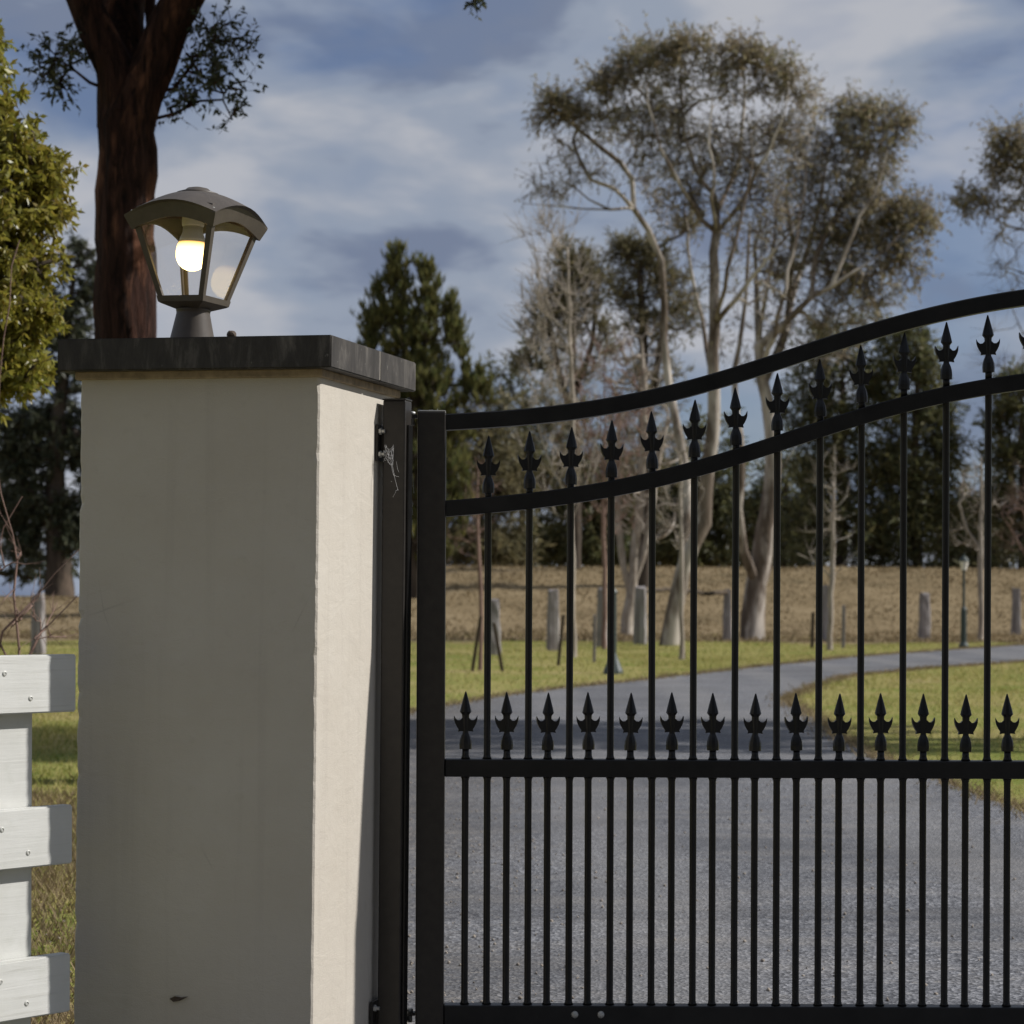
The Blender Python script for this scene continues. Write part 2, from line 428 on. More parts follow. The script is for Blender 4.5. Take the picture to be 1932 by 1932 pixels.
sheet('ground', np.array([-900, -300, -60, -20, 0, 20, 60, 300, 900.]), np.array([-100, -5, 5, 20, 60, 200, 800, 2000.]),
      lambda X, Y: X * 0, M['grass'], kind='structure')

sheet('added_bounce_verge', np.array([-60., 60.]), np.array([-40., 0.2]), lambda X, Y: X * 0 + 0.012, M['straw'], kind='structure')  # unseen straw sheet added behind the camera to bounce warm light onto shaded fronts

def smooth(x, a, b):
    t_ = np.clip((x - a) / (b - a), 0, 1); return t_ * t_ * (3 - 2 * t_)
rngE = np.random.default_rng(3)
_ph = rngE.uniform(0, 6.28, 8)
def wob(X, Y):
    return sum(np.sin(X * (0.35 + 0.37 * i) + _ph[i]) * np.cos(Y * (0.3 + 0.29 * i) + _ph[i + 4]) for i in range(4)) * 0.25
def paddock_edge(X): return 57.5 + 0.17 * np.clip(X, -60, 60) * 0.5 + 1.1 * np.sin(X * 0.55) + 0.8 * np.sin(X * 1.3 + 1) + 0.5 * np.sin(X * 3.1 + 2) + 0.35 * np.sin(X * 7.3)
def paddock_z(X, Y):
    up = smooth(Y, 70, 86) * (1 - smooth(Y, 96, 118))
    lv = 0.45 + 0.55 * smooth(X, -15, -9)
    return 0.008 + up * lv * (2.15 + 0.06 * wob(X * 0.4, Y * 0)) + 0.10 * np.clip(smooth(Y, 60, 72), 0, 1) * (wob(X, Y) * 0.9)
def paddock():
    xs = np.concatenate([np.linspace(-160, -30, 20), np.linspace(-29, 45, 120), np.linspace(47, 160, 20)])
    tt = np.concatenate([np.linspace(0, 1, 90), np.linspace(1.1, 8, 14)])
    X = np.broadcast_to(xs[None, :], (len(tt), len(xs))); E = paddock_edge(X)
    Y = E + tt[:, None] * (120 - E)
    Z = paddock_z(X, Y)
    V = np.stack([X, Y, Z], -1).reshape(-1, 3); nx = len(xs)
    i = np.arange(nx - 1)[None, :] + np.arange(len(tt) - 1)[:, None] * nx
    link('paddock_embankment', raw_me('paddock_embankment', V, np.stack([i, i + 1, i + 1 + nx, i + nx], -1).reshape(-1, 4)), M['straw'], smooth=True, kind='structure')
paddock()

def drive():
    near = [(-0.9, 0.5), (-0.95, 3), (-1.05, 6), (-1.25, 9), (-1.25, 14), (-1.2, 19)]
    left = near + [tuple(G(x, y)[:2]) for x, y in ((772, 1346), (845, 1330), (1000, 1306), (1200, 1285), (1400, 1262), (1600, 1241), (1800, 1226), (1932, 1217), (2150, 1203), (2500, 1190))]
    right = [(4.2, 0.5), (4.0, 3), (3.4, 7), (2.75, 11)] + [tuple(G(x, y)[:2]) for x, y in ((1932, 1537), (1790, 1476), (1640, 1425), (1585, 1395), (1530, 1350), (1478, 1322), (1530, 1300), (1600, 1277), (1760, 1261), (1932, 1250), (2150, 1232), (2500, 1211))]
    def cr(pts, n):
        p = np.array(pts, float); d = np.r_[0, np.cumsum(np.linalg.norm(np.diff(p, axis=0), axis=1))]
        t_ = np.linspace(0, d[-1], n); out = np.stack([np.interp(t_, d, p[:, 0]), np.interp(t_, d, p[:, 1])], 1)
        for _ in range(3): out[1:-1] = (out[:-2] + 2 * out[1:-1] + out[2:]) / 4
        return out
    A, B = cr(left, 220), cr(right, 220)
    rg = np.random.default_rng(8)
    A[:, 0] += rg.normal(0, 0.03, 220); B[:, 0] += rg.normal(0, 0.03, 220); A[1:-1, 1] += rg.normal(0, 0.03, 218); B[1:-1, 1] += rg.normal(0, 0.03, 218)
    A[:, 1] = np.maximum.accumulate(A[:, 1])
    bm = bmesh.new()
    vs = [bm.verts.new((x, y, 0.006)) for x, y in np.concatenate([A, B[::-1]])]
    f = bm.faces.new(vs)
    bmesh.ops.triangulate(bm, faces=[f], ngon_method='EAR_CLIP')
    link('driveway', bm_mesh('driveway', bm), M['asphalt'], kind='structure')
    return A, B
DRA, DRB = drive()
poly_drive = np.concatenate([DRA, DRB[::-1]])
def inside(pts, poly):
    x, y = pts[:, 0], pts[:, 1]; c = np.zeros(len(pts), bool); j = len(poly) - 1
    for i in range(len(poly)):
        xi, yi = poly[i]; xj, yj = poly[j]
        c ^= ((yi > y) != (yj > y)) & (x < (xj - xi) * (y - yi) / (yj - yi + 1e-12) + xi); j = i
    return c

def in_view(pts, mx=0.23):
    return (np.abs(pts[:, 0]) < mx * pts[:, 1] + 0.8)

def grass(name, x0, x1, y0, y1, n, h, mat, label, power=1.0, seed=1, wid=0.006, zf=None, excl=True):
    rg = np.random.default_rng(seed)
    u = rg.random(n) ** power
    pts = np.stack([rg.uniform(x0, x1, n), y0 + (y1 - y0) * u], 1)
    pts = pts[in_view(pts, 0.25)]
    if excl:
        pts = pts[~inside(pts + rg.normal(0, 0.09, pts.shape), poly_drive)]
    if zf is None: pts = pts[pts[:, 1] < paddock_edge(pts[:, 0]) + 0.6]
    z = zf(pts[:, 0], pts[:, 1]) if zf is not None else np.zeros(len(pts))
    C = np.c_[pts, z]
    patch = 0.7 + 0.5 * np.sin(pts[:, 0] * 1.7 + 1) * np.sin(pts[:, 1] * 1.1)
    H = h * rg.uniform(0.4, 1.15, len(C)) * np.clip(patch, 0.45, 1.3)
    Wd = wid * rg.uniform(0.6, 1.4, len(C)) * (1 + pts[:, 1] / 30)
    link(name, quads_me(name, blade_tris(C, H, Wd, 0.7, rg), 3), mat, kind='stuff', label=label, cat='grass')
grass('lawn_grass', 2, 16, 11, 45, 90000, 0.055, M['blade'], 'short green and yellow lawn grass inside the bend of the driveway', 1.3, 11)
grass('roadside_grass', -14, 16, 24, 63, 90000, 0.075, M['blade'], 'green strip of grass between the driveway and the dry paddock', 1.0, 12)
grass('pillar_side_grass', -6, -1.2, 5.2, 24, 70000, 0.07, M['blade'], 'rough green and straw coloured grass left of the cream pillar', 1.6, 13)
grass('dry_verge_grass', -3.2, -1.0, 5.3, 13, 42000, 0.085, M['dryblade'], 'dry golden grass stalks at the foot of the fence and pillar', 1.5, 15)
grass('dry_paddock_grass', -26, 26, 58, 96, 60000, 0.12, M['dryblade'], 'dry straw coloured grass covering the paddock and embankment', 1.0, 14, 0.02, paddock_z)

def fringe():
    rg = np.random.default_rng(77); C = []
    for E in (DRA, DRB):
        k_ = rg.integers(0, len(E) - 1, 16000); u = rg.random((16000, 1))
        C.append(E[k_] * (1 - u) + E[k_ + 1] * u + rg.normal(0, 0.11, (16000, 2)) * rg.random((16000, 1)))
    C = np.concatenate(C); C = C[(C[:, 1] > 5.2) & in_view(C, 0.25)]
    C = np.c_[C, np.full(len(C), 0.002)]
    H = 0.06 * rg.uniform(0.3, 1.2, len(C)); Wd = 0.006 * rg.uniform(0.6, 1.4, len(C)) * (1 + C[:, 1] / 25)
    link('drive_edge_grass', quads_me('drive_edge_grass', blade_tris(C, H, Wd, 0.9, rg), 3), M['dryblade'], kind='stuff', label='straw coloured grass fringe creeping over the driveway edges', cat='grass')
fringe()

def chips():
    rg = np.random.default_rng(5); n = 4200
    x = rg.uniform(-1.5, 3.2, n); y = 5.6 + 9 * rg.random(n) ** 1.7
    keep = rg.random(n) < np.where(x < 0.2, 1.0, 0.30); x, y = x[keep], y[keep]; n = len(x)
    s = rg.uniform(0.0022, 0.0068, n)
    base = np.array([(1, 0, 0), (-1, 0, 0), (0, 1, 0), (0, -1, 0), (0, 0, 1), (0, 0, -1)], float)
    fc = np.array([(0, 2, 4), (2, 1, 4), (1, 3, 4), (3, 0, 4), (2, 0, 5), (1, 2, 5), (3, 1, 5), (0, 3, 5)])
    V = base[None] * (s[:, None, None] * rg.uniform(0.6, 1.4, (n, 6, 1))) + rg.normal(0, 0.0012, (n, 6, 3))
    V += np.stack([x, y, 0.006 + s * 0.5], 1)[:, None, :]
    Fq = fc[None] + (np.arange(n) * 6)[:, None, None]
    link('loose_gravel', raw_me('loose_gravel', V.reshape(-1, 3), Fq.reshape(-1, 3)), M['stone'], kind='stuff', label='loose stone chips scattered over the driveway behind the gate', cat='gravel')
chips()

# ------------------------------------------------------------------ pillar
A_ = R(14.6)
PW, PD, OV = 0.551, 0.537, 0.038
ex = np.array([math.cos(A_), -math.sin(A_), 0]); ey = np.array([math.sin(A_), math.cos(A_), 0])
LEAN = 0.008
ZT = 1.578
corner_top = P(604, 700, 5.05)
corner = np.array([corner_top[0] - LEAN * ZT, 5.05, 0.0])
pillar = empty('gate_pillar', corner, (0, LEAN, -A_), label='cream rendered gate pillar with dark stone cap, lantern on top', cat='pillar')

def shaft():
    rg = random.Random(4); n = 90; b_ = 0.004; q_ = 0.014
    vs, fs = [], []
    for j in range(n + 1):
        z = -0.05 + (ZT - 0.012 + 0.05) * j / n
        row = []
        for (cx, cy, dx, dy) in ((0, 0, -1, 1), (0, PD, -1, -1), (-PW, PD, 1, -1), (-PW, 0, 1, 1)):
            ch = rg.uniform(-0.0010, 0.0010) + (rg.uniform(0.001, 0.004) if rg.random() < 0.10 else 0)
            pa = [(cx, cy + dy * q_), (cx + dx * ch * .6, cy + dy * (b_ + ch)), (cx + dx * (b_ + ch), cy + dy * ch * .6), (cx + dx * q_, cy)]
            pb = pa[::-1]
            row += pb if (cx, cy) in ((0, 0), (-PW, PD)) else pa
        vs += [(x, y, z) for x, y in row]
    k_ = 16
    for j in range(n):
        for i in range(k_): fs.append((j * k_ + i, j * k_ + (i + 1) % k_, (j + 1) * k_ + (i + 1) % k_, (j + 1) * k_ + i))
    fs.append(tuple(range(k_))); fs.append(tuple(n * k_ + i for i in range(k_)))
    bm = bmesh.new(); me = bpy.data.meshes.new('shaft'); me.from_pydata(vs, [], fs); bm.from_mesh(me); return bm_mesh('shaft', bm)
link('shaft', shaft(), M['render'], pillar)
def slab(y0, y1, name):
    bm = bmesh.new(); box_bm(bm, (-PW - OV, y0, ZT + 0.004), (OV, y1, ZT + 0.073))
    bmesh.ops.bevel(bm, geom=bm.edges[:], offset=0.0025, segments=2, affect='EDGES')
    return bm_mesh(name, bm)
link('cap_slab', slab(-OV, 0.30, 'cap_slab'), M['cap'], pillar)
link('cap_slab', slab(0.303, PD + OV, 'cap_slab'), M['cap'], pillar)
link('mortar_joint', box_me('mortar_joint', (-PW - OV + 0.006, 0.2985, ZT + 0.008), (OV - 0.0015, 0.3045, ZT + 0.0715)), M['render'], pillar)
link('mortar_bed', box_me('mortar_bed', (-PW - 0.010, -0.010, ZT - 0.013), (0.010, PD + 0.010, ZT + 0.005), 0.003), M['mortar'], pillar)

def pil(u, v, z):   # world point in the pillar's frame (u along the front to the right, v depth)
    Mx = Matrix.Translation(corner) @ Matrix.Rotation(-A_, 4, 'Z') @ Matrix.Rotation(LEAN, 4, 'Y')
    return Mx @ Vector((u, v, z))
def cobweb(name, pts_list, label, r=0.0006):
    cu = bpy.data.curves.new(name, 'CURVE'); cu.dimensions = '3D'; cu.bevel_depth = r; cu.bevel_resolution = 0
    for pts in pts_list:
        sp = cu.splines.new('POLY'); sp.points.add(len(pts) - 1)
        for q, p in zip(sp.points, pts): q.co = (*p, 1)
    o = bpy.data.objects.new(name, cu); COL.objects.link(o); cu.materials.append(M['web'])
    dg = bpy.context.evaluated_depsgraph_get()
    me = bpy.data.meshes.new_from_object(o.evaluated_get(dg)); bpy.data.objects.remove(o)
    return link(name, me, M['web'], label=label, cat='cobweb')

# dark lump on the cap, dead leaf on the face
def lump():
    bm = bmesh.new(); bmesh.ops.create_icosphere(bm, subdivisions=2, radius=0.011)
    rg = random.Random(2)
    for v in bm.verts: v.co *= rg.uniform(0.85, 1.15); v.co.z *= 0.95
    return bm_mesh('small_stone', bm)
q = P(437, 624, 5.10)
link('small_stone', lump(), M['deadleaf'], loc=(q[0], q[1], ZT + 0.073 + 0.008), label='small dark lump sitting on the pillar cap right of the lantern', cat='stone')
def dead_leaf():
    bm = bmesh.new()
    pr = [(0, 0), (0.012, 0.006), (0.026, 0.004), (0.044, 0.007), (0.024, -0.003), (0.010, -0.006)]
    a = [bm.verts.new((x, -0.003 - 0.002 * math.sin(x * 200), z)) for x, z in pr]; b = [bm.verts.new((x, -0.001 - 0.002 * math.sin(x * 200), z)) for x, z in pr]
    bm.faces.new(a); bm.faces.new(b[::-1])
    for i in range(6): bm.faces.new((a[i], b[i], b[(i + 1) % 6], a[(i + 1) % 6]))
    return bm_mesh('dead_leaf', bm)
q = P(338, 1888, 5.12); u_ = -(604 - 338) / 451 * PW
pp = pil(u_, -0.001, q[2])
link('dead_leaf', dead_leaf(), M['deadleaf'], loc=pp, rot=(0, 0, -A_), label='small dark dead leaf stuck low on the shaded pillar face', cat='leaf')

# ------------------------------------------------------------------ gate post on the pillar
post = empty('hinge_post', pil(0.017, 0.400, 0.0), (0, 0.0055, -A_), label='dark bronze square hinge post bolted to the side of the pillar', cat='post')
post.location.z = 0
PZ = P(742, 752, 5.43)[2]
link('post_tube', box_me('post_tube', (0, 0, -0.05), (0.054, 0.05, PZ - 0.004), 0.003), M['bronze'], post)
link('post_cap', box_me('post_cap', (-0.001, -0.001, PZ - 0.004), (0.055, 0.051, PZ), 0.0015), M['bronze'], post)
link('side_strip', box_me('side_strip', (0.0545, 0.012, 0.02), (0.060, 0.040, PZ - 0.06), 0.001), M['black'], post)
for zc in (P(720, 835, 5.42)[2], P(712, 1925, 5.42)[2]):
    link('fixing_plate', box_me('fixing_plate', (-0.0125, -0.016, zc - 0.042), (-0.006, 0.075, zc + 0.042), 0.0015), M['bronze'], post)
    link('fixing_arm', box_me('fixing_arm', (-0.006, 0.006, zc - 0.020), (-0.0005, 0.044, zc + 0.020)), M['bronze'], post)
    for dz in (0.026, -0.026):
        o = link('bolt', lathe_me('bolt', [(0.008, -0.006), (0.008, -0.001), (0.0045, 0.0), (0.0045, 0.007)], 6), M['zinc'], post, loc=(0.0005, -0.006, zc + dz), rot=(0, R(90), 0))

# ------------------------------------------------------------------ gate
GD = 5.5
def gx(px, py=1200): return P(px, py, GD)[0]
def gz(py, px=1386): return P(px, py, GD)[2]
gate = empty('iron_gate', (gx(812), GD, 0), label='black wrought iron gate leaf with curved top rails and spear points', cat='gate')
GX0 = gx(812)
def gl(px, py): p = P(px, py, GD); return p[0] - GX0, p[2]
zb = gz(1943); zmid = gz(1450); zbot_top = gz(1896)
st_top = gz(778, 812)
XL = gl(787, 1200)[0]; XR = gl(840, 1200)[0]
link('hinge_stile', box_me('hinge_stile', (XL, -0.028, zb), (XR, 0.028, st_top), 0.003), M['bronze'], gate)
link('stile_cap', box_me('stile_cap', (XL + 0.001, -0.027, st_top), (XR - 0.001, 0.027, st_top + 0.003), 0.001), M['zinc'], gate)
XE0, XE1 = gl(2190, 1200)[0], gl(2240, 1200)[0]

def sweep_rect(name, pts, hw, hh):
    """pts: (x, z) centre line; a box section swept along it in the gate's plane"""
    p = np.array(pts); t_ = np.gradient(p, axis=0); t_ = unit(t_); nrm = np.stack([-t_[:, 1], t_[:, 0]], 1)
    vs, fs = [], []
    b_ = 0.0025
    sec = [(-hw, hh - b_), (-hw + b_, hh), (hw - b_, hh), (hw, hh - b_), (hw, -hh + b_), (hw - b_, -hh), (-hw + b_, -hh), (-hw, -hh + b_)]
    for c, n in zip(p, nrm):
        for y, h in sec: vs.append((c[0] + n[0] * h, y, c[1] + n[1] * h))
    k_ = len(sec)
    for j in range(len(p) - 1):
        for i in range(k_): fs.append((j * k_ + i, j * k_ + (i + 1) % k_, (j + 1) * k_ + (i + 1) % k_, (j + 1) * k_ + i))
    fs.append(tuple(range(k_))); fs.append(tuple((len(p) - 1) * k_ + i for i in reversed(range(k_))))
    me = bpy.data.meshes.new(name); me.from_pydata(vs, [], fs); me.update()
    bm = bmesh.new(); bm.from_mesh(me); bmesh.ops.recalc_face_normals(bm, faces=bm.faces); bm.to_mesh(me); bm.free()
    return me
def curve_pts(ctrl, x0, x1, n=60):
    c = np.array(ctrl, float); xs = np.linspace(x0, x1, n)
    # smooth monotone-ish interpolation (Catmull-Rom in y over x)
    ys = np.interp(xs, c[:, 0], c[:, 1])
    for _ in range(40):
        ys[1:-1] = (ys[:-2] + 2 * ys[1:-1] + ys[2:]) / 4
    return [gl(x, y) for x, y in zip(xs, ys)]
TOP = [(800, 797.5), (840, 797), (920, 795), (1000, 789), (1100, 777), (1175, 765), (1250, 750), (1325, 730), (1400, 706), (1500, 672), (1600, 637), (1700, 607), (1800, 582), (1932, 558), (2060, 546), (2200, 540), (2260, 539)]
LOW = [(800, 961), (840, 960), (920, 955.5), (1000, 947), (1100, 935), (1175, 922), (1250, 905), (1325, 884), (1400, 861), (1500, 826), (1600, 791), (1700, 761), (1800, 738), (1932, 717), (2060, 706), (2200, 700), (2260, 699)]
HR = 0.0195
link('top_rail', sweep_rect('top_rail', curve_pts(TOP, 841, 2189), 0.020, 0.0185), M['black'], gate)
link('curved_rail', sweep_rect('curved_rail', curve_pts(LOW, 841, 2189), 0.020, 0.0185), M['black'], gate)
link('middle_rail', box_me('middle_rail', (XR, -0.021, zmid - 0.0205), (XE0, 0.021, zmid + 0.0205), 0.003), M['black'], gate)
br = link('bottom_rail', box_me('bottom_rail', (XR, -0.022, zb), (XE0, 0.022, zbot_top), 0.003), M['black'], gate)
link('end_stile', box_me('end_stile', (XE0, -0.025, zb), (XE1, 0.025, gz(535, 2215)), 0.003), M['black'], gate)
for bx_ in (1084, 1133):
    x_, z_ = gl(bx_, 1911)
    link('bolt', lathe_me('bolt', [(0.0085, -0.002), (0.0085, 0.002), (0.006, 0.0045), (0.002, 0.0055)], 12), M['zinc'], br, loc=(x_, -0.0225, z_), rot=(R(90), 0, 0), smooth=True)

low_curve = curve_pts(LOW, 841, 2189, 200); lcx = np.array([p[0] for p in low_curve]); lcz = np.array([p[1] for p in low_curve])

def spear_me():
    bm = bmesh.new()
    # profile measured down from the tip; z=0 at the bottom of the collar
    H = 0.134
    prof = [(0.0072, 0.0), (0.0138, 0.0005), (0.0140, 0.006), (0.0143, 0.012), (0.0132, 0.022), (0.0105, 0.031), (0.0072, 0.038), (0.0066, 0.043),
            (0.0078, 0.055), (0.0082, 0.070), (0.0086, 0.080), (0.0136, 0.0865), (0.0110, 0.098), (0.0065, 0.115), (0.0018, 0.132), (0.0004, H)]
    seg = 10; rings = []
    for r, z in prof: rings.append([bm.verts.new((r * math.cos(2 * math.pi * i / seg), r * 0.85 * math.sin(2 * math.pi * i / seg), z)) for i in range(seg)])
    for a, b in zip(rings[:-1], rings[1:]):
        for i in range(seg): bm.faces.new((a[i], a[(i + 1) % seg], b[(i + 1) % seg], b[i]))
    bm.faces.new(rings[0][::-1]); bm.faces.new(rings[-1])
    for s in (-1, 1):
        pts = [(0.002, 0.042), (0.012, 0.0415), (0.0178, 0.0405), (0.0165, 0.046), (0.0205, 0.052), (0.0245, 0.060), (0.0268, 0.068), (0.0272, 0.0785), (0.0232, 0.0710), (0.0185, 0.0672), (0.0130, 0.0675), (0.0090, 0.0715), (0.002, 0.076)]
        prism(bm, [(s * x, z) for x, z in pts], -0.0045, 0.0045)
    return bm_mesh('spear_head', bm)
SPEAR = spear_me()
BR = 0.0080
def bar_me(h):
    f = BR * 1.42
    return lathe_me('bar', [(f, 0), (BR * 1.12, 0.005), (BR, 0.010), (BR, h - 0.010), (BR * 1.12, h - 0.005), (f, h)], 12)
tall = [920, 997.5, 1075, 1152.5, 1230.5, 1308.5, 1387, 1466, 1545, 1624.5, 1704, 1783.5, 1863, 1942.5, 2022, 2102, 2165]
short = [877.5, 955.5, 1032.5, 1109.5, 1188.5, 1267, 1344, 1423.5, 1502, 1582, 1661, 1741, 1821, 1900, 1980, 2060, 2140]
hb = zmid - 0.0205 - zbot_top
LOWBAR = bar_me(hb)
for i, px in enumerate(tall):
    x_ = gl(px, 1150)[0]
    zl = float(np.interp(x_, lcx, lcz)); h = zl - (zmid + 0.0205)
    jr = random.Random(i)
    b = link('bar', bar_me(h), M['black'], gate, loc=(x_, jr.uniform(-.001, .001), zmid + 0.0205), rot=(0, jr.uniform(-.0018, .0018), 0), smooth=True)
    up_h = 0.135 + 0.010
    link('bar_end', lathe_me('bar_end', [(BR, 0), (BR, 0.028)], 12), M['black'], b, loc=(0, 0, h + 0.012), smooth=True)
    link('spear_head', SPEAR, M['black'], b, loc=(0, 0, h + 0.030 + jr.uniform(-.0015, .0015)), rot=(jr.uniform(-.02, .02), jr.uniform(-.02, .02), R([0, 8, -6, 12, 3, -10, 5][i % 7])))
    link('bar', LOWBAR, M['black'], gate, loc=(gl(px - 1.5, 1680)[0], 0, zbot_top), smooth=True)
for i, px in enumerate(short):
    x_ = gl(px + 1, 1380)[0]
    b = link('bar', LOWBAR, M['black'], gate, loc=(gl(px - 0.5, 1680)[0], 0, zbot_top), smooth=True)
    b2 = link('bar_end', lathe_me('bar_end', [(BR * 1.42, 0), (BR * 1.12, 0.005), (BR, 0.010), (BR, 0.024)], 12), M['black'], b, loc=(x_ - b.location.x, 0, hb + 0.041), smooth=True)
    link('spear_head', SPEAR, M['black'], b, loc=(x_ - b.location.x, 0, hb + 0.041 + 0.022 - (i * 7 % 5) * 0.0005), rot=(0.012 * math.sin(i * 2.1), 0.014 * math.sin(i * 3.7), R([4, -7, 10, 0, -3, 7][i % 6])))

# hinges between post and gate
for zh in (gz(786, 780), gz(1912, 780)):
    h = empty('gate_hinge', (gx(776), GD, zh), label='small steel hinge joining gate stile to the post near the %s' % ('top' if zh > 0.5 else 'bottom rail'), cat='hinge', group='gate hinges')
    link('hinge_pin', lathe_me('hinge_pin', [(0.006, -0.020), (0.006, 0.004), (0.008, 0.005), (0.008, 0.010), (0.004, 0.012)], 10), M['zinc'], h, smooth=True)
    link('hinge_strap', box_me('hinge_strap', (0.0, -0.012, -0.004), (gx(787) - gx(776) - 0.001, 0.012, 0.004), 0.001), M['bronze'], h)
    link('hinge_arm', box_me('hinge_arm', (-0.016, -0.010, -0.016), (-0.0005, 0.008, -0.006), 0.001), M['bronze'], h)

rg_ = random.Random(12)
def web_strands(c, n, spread, seed):
    rr = random.Random(seed); out = []
    for _ in range(n):
        a = Vector(c) + Vector((rr.uniform(-1, 1) * spread[0], rr.uniform(-1, 1) * spread[1], rr.uniform(-1, 1) * spread[2]))
        b = Vector(c) + Vector((rr.uniform(-1, 1) * spread[0], rr.uniform(-1, 1) * spread[1], rr.uniform(-1, 1) * spread[2]))
        mid = (a + b) / 2 + Vector((0, 0, -0.3 * (a - b).length * rr.random()))
        out.append([tuple(a), tuple(mid), tuple(b)])
    return out
q = P(733, 858, 5.41); cobweb('cobweb', web_strands(q, 34, (0.012, 0.006, 0.024), 3) + web_strands(P(745, 900, 5.40), 7, (0.012, 0.004, 0.05), 4), 'wispy cobweb on the upper bolts of the hinge post', 0.00028)
q = P(777, 950, 5.47); cobweb('cobweb', web_strands(q, 12, (0.006, 0.004, 0.08), 6), 'thin cobweb strands hanging between hinge post and gate stile', 0.0003)
q = P(822, 775, 5.49); cobweb('cobweb', web_strands(q, 8, (0.02, 0.01, 0.006), 7), 'cobweb scraps on top of the gate stile', 0.0004)

# ------------------------------------------------------------------ lantern
LD = 5.42
lc = P(362, 628, LD)
LZ = ZT + 0.073
lan = empty('pillar_lantern', (lc[0], lc[1], LZ), (0, R(1.9), 0), label='bronze four sided lantern with a lit bulb on the pillar cap', cat='lantern')
U = 0.247e-3     # metres per measuring unit
psi = R(21.8)
def sq(r, z, k=0.0):     # corners of a square ring: left, front, right, back
    out = []
    for a in (math.pi, 1.5 * math.pi, 0, 0.5 * math.pi):
        out.append(Vector((r * math.cos(a + psi), r * math.sin(a + psi), z)))
    return out
zt = (1575 - 1300) * U + 0.029           # height of neck
z_b0, z_b1 = zt + 0.004, zt + 0.030
z_eave = z_b1 + 0.150
R_b, R_u = 0.083, 0.146
link('neck', lathe_me('neck', [(0.057, 0), (0.057, 0.004), (0.0385, zt - 0.006), (0.0385, zt), (0.0395, zt + 0.001), (0.0395, zt + 0.006)], 32), M['lantern'], lan, smooth=False)
lan.children[0].data.polygons.foreach_set('use_smooth', [True] * len(lan.children[0].data.polygons))
def loft(bm, rings, caps=True):
    vr = [[bm.verts.new(p) for p in r] for r in rings]
    n = len(vr[0])
    for a, b in zip(vr[:-1], vr[1:]):
        for i in range(n): bm.faces.new((a[i], a[(i + 1) % n], b[(i + 1) % n], b[i]))
    if caps: bm.faces.new(vr[0][::-1]); bm.faces.new(vr[-1])
bm = bmesh.new(); loft(bm, [sq(0.040, zt + 0.003), sq(R_b - 0.006, z_b0 + 0.010), sq(R_b, z_b0 + 0.013), sq(R_b + 0.004, z_b1), sq(R_b - 0.006, z_b1), sq(R_b - 0.012, z_b0 + 0.016)])
link('base_tray', bm_mesh('base_tray', bm), M['lantern'], lan)
# uprights
for i in range(4):
    bm = bmesh.new()
    c0 = sq(R_b, z_b1 - 0.002)[i]; c1 = sq(R_u, z_eave + 0.012)[i]
    rad = Vector((c0.x, c0.y, 0)).normalized(); tan = Vector((-rad.y, rad.x, 0))
    rings = []
    for c, wd in ((c0, 0.0085), (c1, 0.010)):
        rings.append([c + rad * 0.001, c + tan * wd - rad * wd, c + tan * (wd - 0.003) - rad * (wd + 0.005), c - rad * 0.007, c - tan * (wd - 0.003) - rad * (wd + 0.005), c - tan * wd - rad * wd])
    loft(bm, rings)
    link('upright', bm_mesh('upright', bm), M['lantern'], lan)
# panes
for i in range(4):
    a0, a1 = sq(R_b - 0.006, z_b1 - 0.004)[i], sq(R_b - 0.006, z_b1 - 0.004)[(i + 1) % 4]
    b0, b1 = sq(R_u - 0.006, z_eave + 0.016)[i], sq(R_u - 0.006, z_eave + 0.016)[(i + 1) % 4]
    nrm = (a1 - a0).cross(b0 - a0).normalized() * 0.0012
    e = (a1 - a0).normalized() * 0.008
    bm = bmesh.new(); loft(bm, [[a0 + e, a1 - e, b1 - e, b0 + e], [p + nrm for p in (a0 + e, a1 - e, b1 - e, b0 + e)]])
    link('glass_pane', bm_mesh('glass_pane', bm), M['glass'], lan)
# roof: four domed sides with arched eaves
def roof_me():
    bm = bmesh.new()
    N, K = 12, 9
    RR = 0.168; z0 = z_eave + 0.026; top = z0 + 0.066; arch = 0.030
    grid = []
    for k_ in range(K + 1):
        t_ = k_ / K
        rr = RR * (1 - t_) + 0.034 * t_
        zz = z0 + (top - z0) * (math.sin(t_ * math.pi / 2) ** 1.0 * 0.62 + t_ * 0.38)
        row = []
        cs = sq(rr, zz)
        for i in range(4):
            for j in range(N):
                s = j / N; p = cs[i].lerp(cs[(i + 1) % 4], s)
                bul = math.sin(s * math.pi)
                out = Vector((p.x, p.y, 0)).normalized()
                p = p + Vector((0, 0, arch * bul * (1 - t_) ** 1.3)) + out * (0.010 * bul * (1 - t_))
                row.append(bm.verts.new(p))
        grid.append(row)
    n = 4 * N
    for a, b in zip(grid[:-1], grid[1:]):
        for i in range(n): bm.faces.new((a[i], a[(i + 1) % n], b[(i + 1) % n], b[i]))
    bm.faces.new(grid[-1])
    # fascia turning in under the eaves, then the ceiling
    def under(rr, dz, ar):
        row = []; cs = sq(rr, z0 + dz)
        for i in range(4):
            for j in range(N):
                s = j / N; p = cs[i].lerp(cs[(i + 1) % 4], s); bul = math.sin(s * math.pi)
                row.append(bm.verts.new(p + Vector((0, 0, ar * bul))))
        return row
    f0 = under(RR - 0.001, -0.004, arch); f1 = under(R_u + 0.004, -0.031, arch * 0.85); f2 = under(R_u - 0.004, -0.030, arch * 0.85); f3 = under(R_u - 0.006, 0.022, 0.012); 
    for a, b in ((f0, grid[0]), (f1, f0), (f2, f1), (f3, f2)):
        for i in range(n): bm.faces.new((a[i], a[(i + 1) % n], b[(i + 1) % n], b[i]))
    bm.faces.new(f3[::-1])
    return bm_mesh('roof', bm), top, z0
